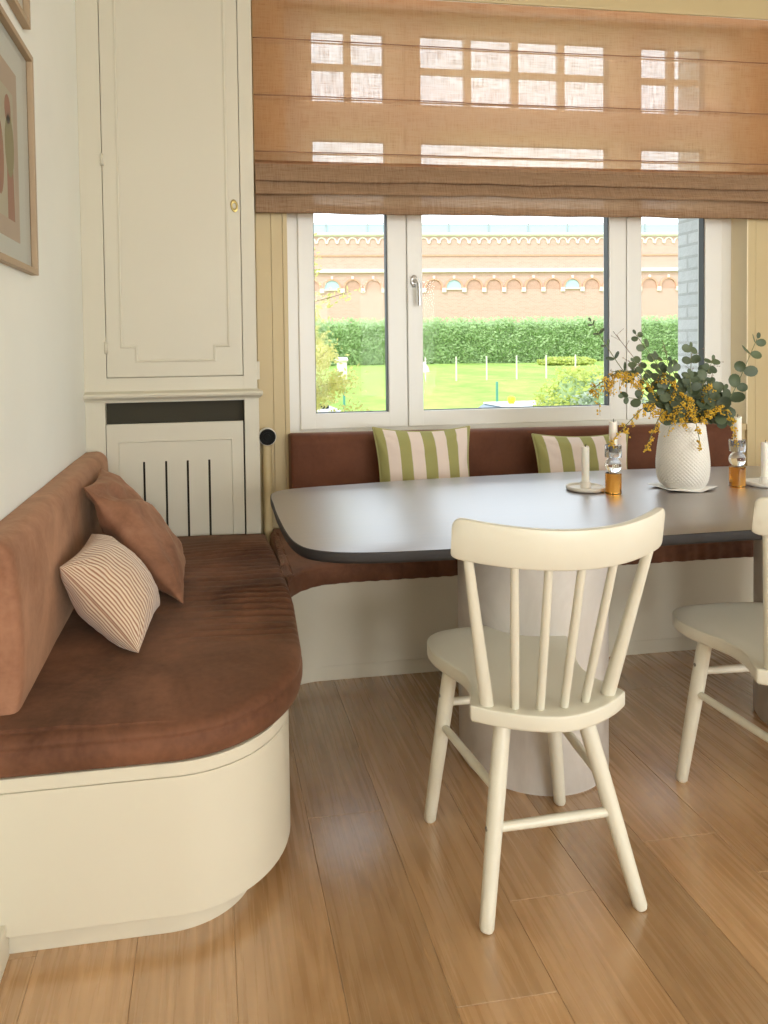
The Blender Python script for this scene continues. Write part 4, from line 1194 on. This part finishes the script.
# fence posts and stakes
posts = ['left pane', 'the left edge of the centre pane', 'the middle of the centre pane']
for k in range(-1, 5):
    x = 3.68 + 2.24 * k; o = bpy.data.objects.new('fence_post', None)
    bm = bmesh.new(); box(bm, -.03, .03, -.03, .03, 0, .86, .01); o = obj('fence_post', bm, 'postgreen'); o.location = (x, 20, gz_(20) - .02)
    tag(o, 'thin green steel fence post at the near edge of the meadow', 'post', 'green fence posts in the meadow')
for k in range(6):
    x = 8.45 + 1.2 * k * 1.06; bm = bmesh.new(); box(bm, -.025, .025, -.02, .02, 0, .98, .005); o = obj('wooden_stake', bm, 'stake'); o.location = (x, 28, gz_(28) - .02)
    tag(o, 'pale wooden stake standing in the middle of the meadow', 'stake', 'pale stakes in the meadow')
# white cabinet + distant white cone
ub = empty('utility_box', (4.72, 26, gz_(26) + .18)); tag(ub, 'small white weathered box standing in the meadow in the left pane', 'utility box')
bm = bmesh.new(); slab(bm, [(-.16, -.12), (.16, -.12), (.16, .12), (-.16, .12)], 0, .80, .02); obj('body', bm, 'stone', ub)
bm = bmesh.new(); slab(bm, [(-.23, -.18), (.2, -.18), (.2, .18), (-.23, .18)], .80, .98, .08); obj('cap', bm, 'stone', ub)
bm = bmesh.new(); lathe(bm, [(0, 0), (.35, 0), (.30, .25), (.12, .52), (0, .54)], 16); o = obj('white_cone', bm, 'stone'); o.location = (10.72, 36, gz_(36)); tag(o, 'small white heap cover in front of the hedge at the centre pane edge', 'cover')
# bushes
def bush(name, c, rx, ry, rz, n, mat, label, s=(.03, .06), cat='bush', core=True):
    r = empty(name, c); tag(r, label, cat)
    if core:
        bm = bmesh.new(); bmesh.ops.create_icosphere(bm, subdivisions=4, radius=1)
        for v in bm.verts:
            k = 1 + .16 * nz(v.co.x * 2.5 + c[0], v.co.y * 2.5, v.co.z * 2.5)
            v.co = V((v.co.x * rx * .9 * k, v.co.y * ry * .9 * k, max(0, (v.co.z * .5 + .5)) * rz * .94 * k))
        obj('core', bm, 'hedge_core', r, smooth=True)
    bm = bmesh.new()
    for k in range(n):
        d = V([random.gauss(0, 1) for _ in range(3)]).normalized(); q = random.uniform(.9, 1.05) * (1 + .16 * nz(d.x * 2.5 + c[0], d.y * 2.5, d.z * 2.5))
        rot_disc(bm, V((d.x * rx * q, d.y * ry * q, max(0, (d.z * .5 + .5)) * rz * q)), random.uniform(*s))
    obj('leaves', bm, mat, r); return r
bush('garden_bush', (6.75, 12.3, -1.2), .98, .8, 2.06, 6500, 'bush_y', 'rounded yellow green bush beyond the centre pane')
bush('garden_bush', (6.30, 10.7, -1.2), .72, .6, 1.78, 6000, 'bush_g', 'grey green bush nearer the window, in front of the yellow green one')
bush('grass_mound', (21.6, 42, -.1), 1.7, 1.2, .62, 3500, 'bush_y', 'low grassy mound in front of the hedge', (.06, .12), 'mound')
# shrub by the window
def shrub():
    r = empty('garden_shrub', (.72, 6.0, -1.2)); tag(r, 'loose yellow green shrub with thin branches just outside the left pane', 'shrub')
    bm = bmesh.new(); lv = bmesh.new(); rnd = random.Random(4)
    trunk = [V((0, 0, 0)), V((.03, 0, 1.0)), V((-.02, .05, 2.0)), V((.05, 0, 3.6))]
    tr = spline(trunk, 6, closed=False); tube(bm, tr, [.035 - .027 * i / len(tr) for i in range(len(tr))], 7)
    for k in range(60):
        t = rnd.uniform(.25, 1); p = tr[int(t * (len(tr) - 1))]; a = rnd.uniform(0, 2 * pi); zabs = p.z
        Lh = (.62 if zabs < 2.5 else .50) * rnd.uniform(.6, 1.0)
        e = p + V((cos(a) * Lh, sin(a) * Lh, rnd.uniform(-.1, .35))); m = p.lerp(e, .5) + V((0, 0, rnd.uniform(-.02, .08)))
        br = spline([p, m, e], 5, closed=False); tube(bm, br, [.007, .0062, .0055, .005, .0045, .004, .0035, .003, .0025, .002, .0015][:len(br)], 4, False)
        dens = 260 if zabs < 2.6 else 80
        for q in range(dens):
            s = br[rnd.randint(2, len(br) - 1)] + V([rnd.gauss(0, .05) for _ in range(3)]); 
            u = V([rnd.gauss(0, 1) for _ in range(3)]).normalized(); w = u.orthogonal().normalized(); z = rnd.uniform(.013, .030)
            lv.faces.new([lv.verts.new(s + u * z), lv.verts.new(s + w * z * .5), lv.verts.new(s - u * z), lv.verts.new(s - w * z * .5)])
    obj('branches', bm, 'stem', r); obj('leaves', lv, 'shrub', r)
shrub()
# parked vehicles (only roofs show above the sill)
def car(loc, rz, label, beacon=False, boxed=False):
    r = empty('parked_car', loc, rz); tag(r, label, 'car')
    def L3(bm, secs):
        loft(bm, secs)
    bm = bmesh.new()
    prof = [(-2.1, .35), (-2.15, .7), (-1.9, .88), (-1.0, .96), (1.2, .98), (1.95, .90), (2.15, .68), (2.1, .35)]
    rings = []
    for w, k in ((-.86, .94), (-.82, 1), (0, 1.02), (.82, 1), (.86, .94)): rings.append([(x * k, w, z) for x, z in prof])
    loft(bm, rings); obj('body', bm, 'carpaint', r, auto=40)
    bm = bmesh.new(); prof = [(-1.35, .93), (-.65, 1.38), (.75, 1.38), (1.65, .93)]; rings = [[(x * k, w, z) for x, z in prof] for w, k in ((-.74, .9), (-.66, 1), (.66, 1), (.74, .9))]
    loft(bm, rings); obj('cabin', bm, 'carglass', r, auto=30)
    bm = bmesh.new(); slab(bm, [(-.68, -.62), (.78, -.62), (.78, .62), (-.68, .62)], 1.375, 1.42, .02); obj('roof', bm, 'carpaint', r, auto=40)
    for x in (-1.35, 1.3):
        for s in (-.84, .70):
            bm = bmesh.new(); lathe(bm, [(0, 0), (.2, 0), (.31, .02), (.32, .07), (.31, .14), (0, .14)], 24)
            bmesh.ops.transform(bm, matrix=Matrix.Translation((x, s + .14, .32)) @ Matrix.Rotation(R(90), 4, 'X'), verts=bm.verts); obj('wheel', bm, 'gasket', r, auto=40)
    if beacon:
        bm = bmesh.new(); lathe(bm, [(0, 1.418), (.06, 1.418), (.06, 1.44), (.075, 1.45), (.08, 1.54), (.05, 1.57), (0, 1.575)], 20); bmesh.ops.translate(bm, vec=(-.33, 0, 0), verts=bm.verts); obj('beacon', bm, 'yellow', r, smooth=True)
    if boxed:
        bm = bmesh.new(); box(bm, .42, .60, -.2, .2, 1.418, 1.50, .02); obj('roof_box', bm, 'valve', r)
car((6.47, 14.3, -1.32), R(2), 'white vehicle with a round yellow beacon, only its roof above the centre window sill', beacon=True)
car((1.90, 15.6, -1.42), R(2), 'pale vehicle with a small dark roof box, only its roof above the left window sill', boxed=True)

# ------------------------------------------------------------------ light
w = bpy.data.worlds.new('sky'); scene.world = w; w.use_nodes = True; nt = w.node_tree
bg = nt.nodes['Background']; tc = node(nt, 'ShaderNodeTexCoord'); sp_ = node(nt, 'ShaderNodeSeparateXYZ')
nt.links.new(tc.outputs['Generated'], sp_.inputs[0])
nt.links.new(ramp(nt, sp_.outputs[2], [(.0, (.93, .96, 1.0)), (.6, (.80, .90, 1.0))]), bg.inputs['Color'])
bg.inputs['Strength'].default_value = 2.4
sun = bpy.data.lights.new('sun', 'SUN'); so = bpy.data.objects.new('sun', sun); col.objects.link(so)
sun.energy = 2.5; sun.angle = R(3); sun.color = (1, .97, .93)
sd = V((-.62, -.42, .72)).normalized()   # direction to the sun
so.rotation_euler = sd.to_track_quat('Z', 'Y').to_euler()
def area(name, loc, rot, sx, sy, e, c=(1, 1, 1)):
    l = bpy.data.lights.new(name, 'AREA'); l.shape = 'RECTANGLE'; l.size = sx; l.size_y = sy; l.energy = e; l.color = c
    o = bpy.data.objects.new(name, l); col.objects.link(o); o.location = loc; o.rotation_euler = rot; return o
# fill lamps added outside the unseen rear and right wall openings
area('rear_fill_light', (1.25, YB - .22, 1.45), (R(90), 0, R(0)), 1.3, 1.9, 108, (.97, .98, .98))
area('rear_fill_light', (3.05, YB - .22, 1.45), (R(90), 0, R(0)), 1.3, 1.9, 108, (.97, .98, .98))
area('side_fill_light', (XR + .22, .2, 1.5), (R(90), 0, R(90)), 1.6, 2.4, 8, (1, .99, .94))
scene.view_settings.view_transform = 'Standard'; scene.view_settings.look = 'None'
scene.view_settings.exposure = .14; scene.view_settings.gamma = 1; scene.view_settings.use_curve_mapping = False
cy = scene.cycles; cy.max_bounces = 10; cy.transparent_max_bounces = 24; cy.transmission_bounces = 10; cy.diffuse_bounces = 6
cy.use_denoising = True; cy.caustics_reflective = False; cy.sample_clamp_indirect = 6
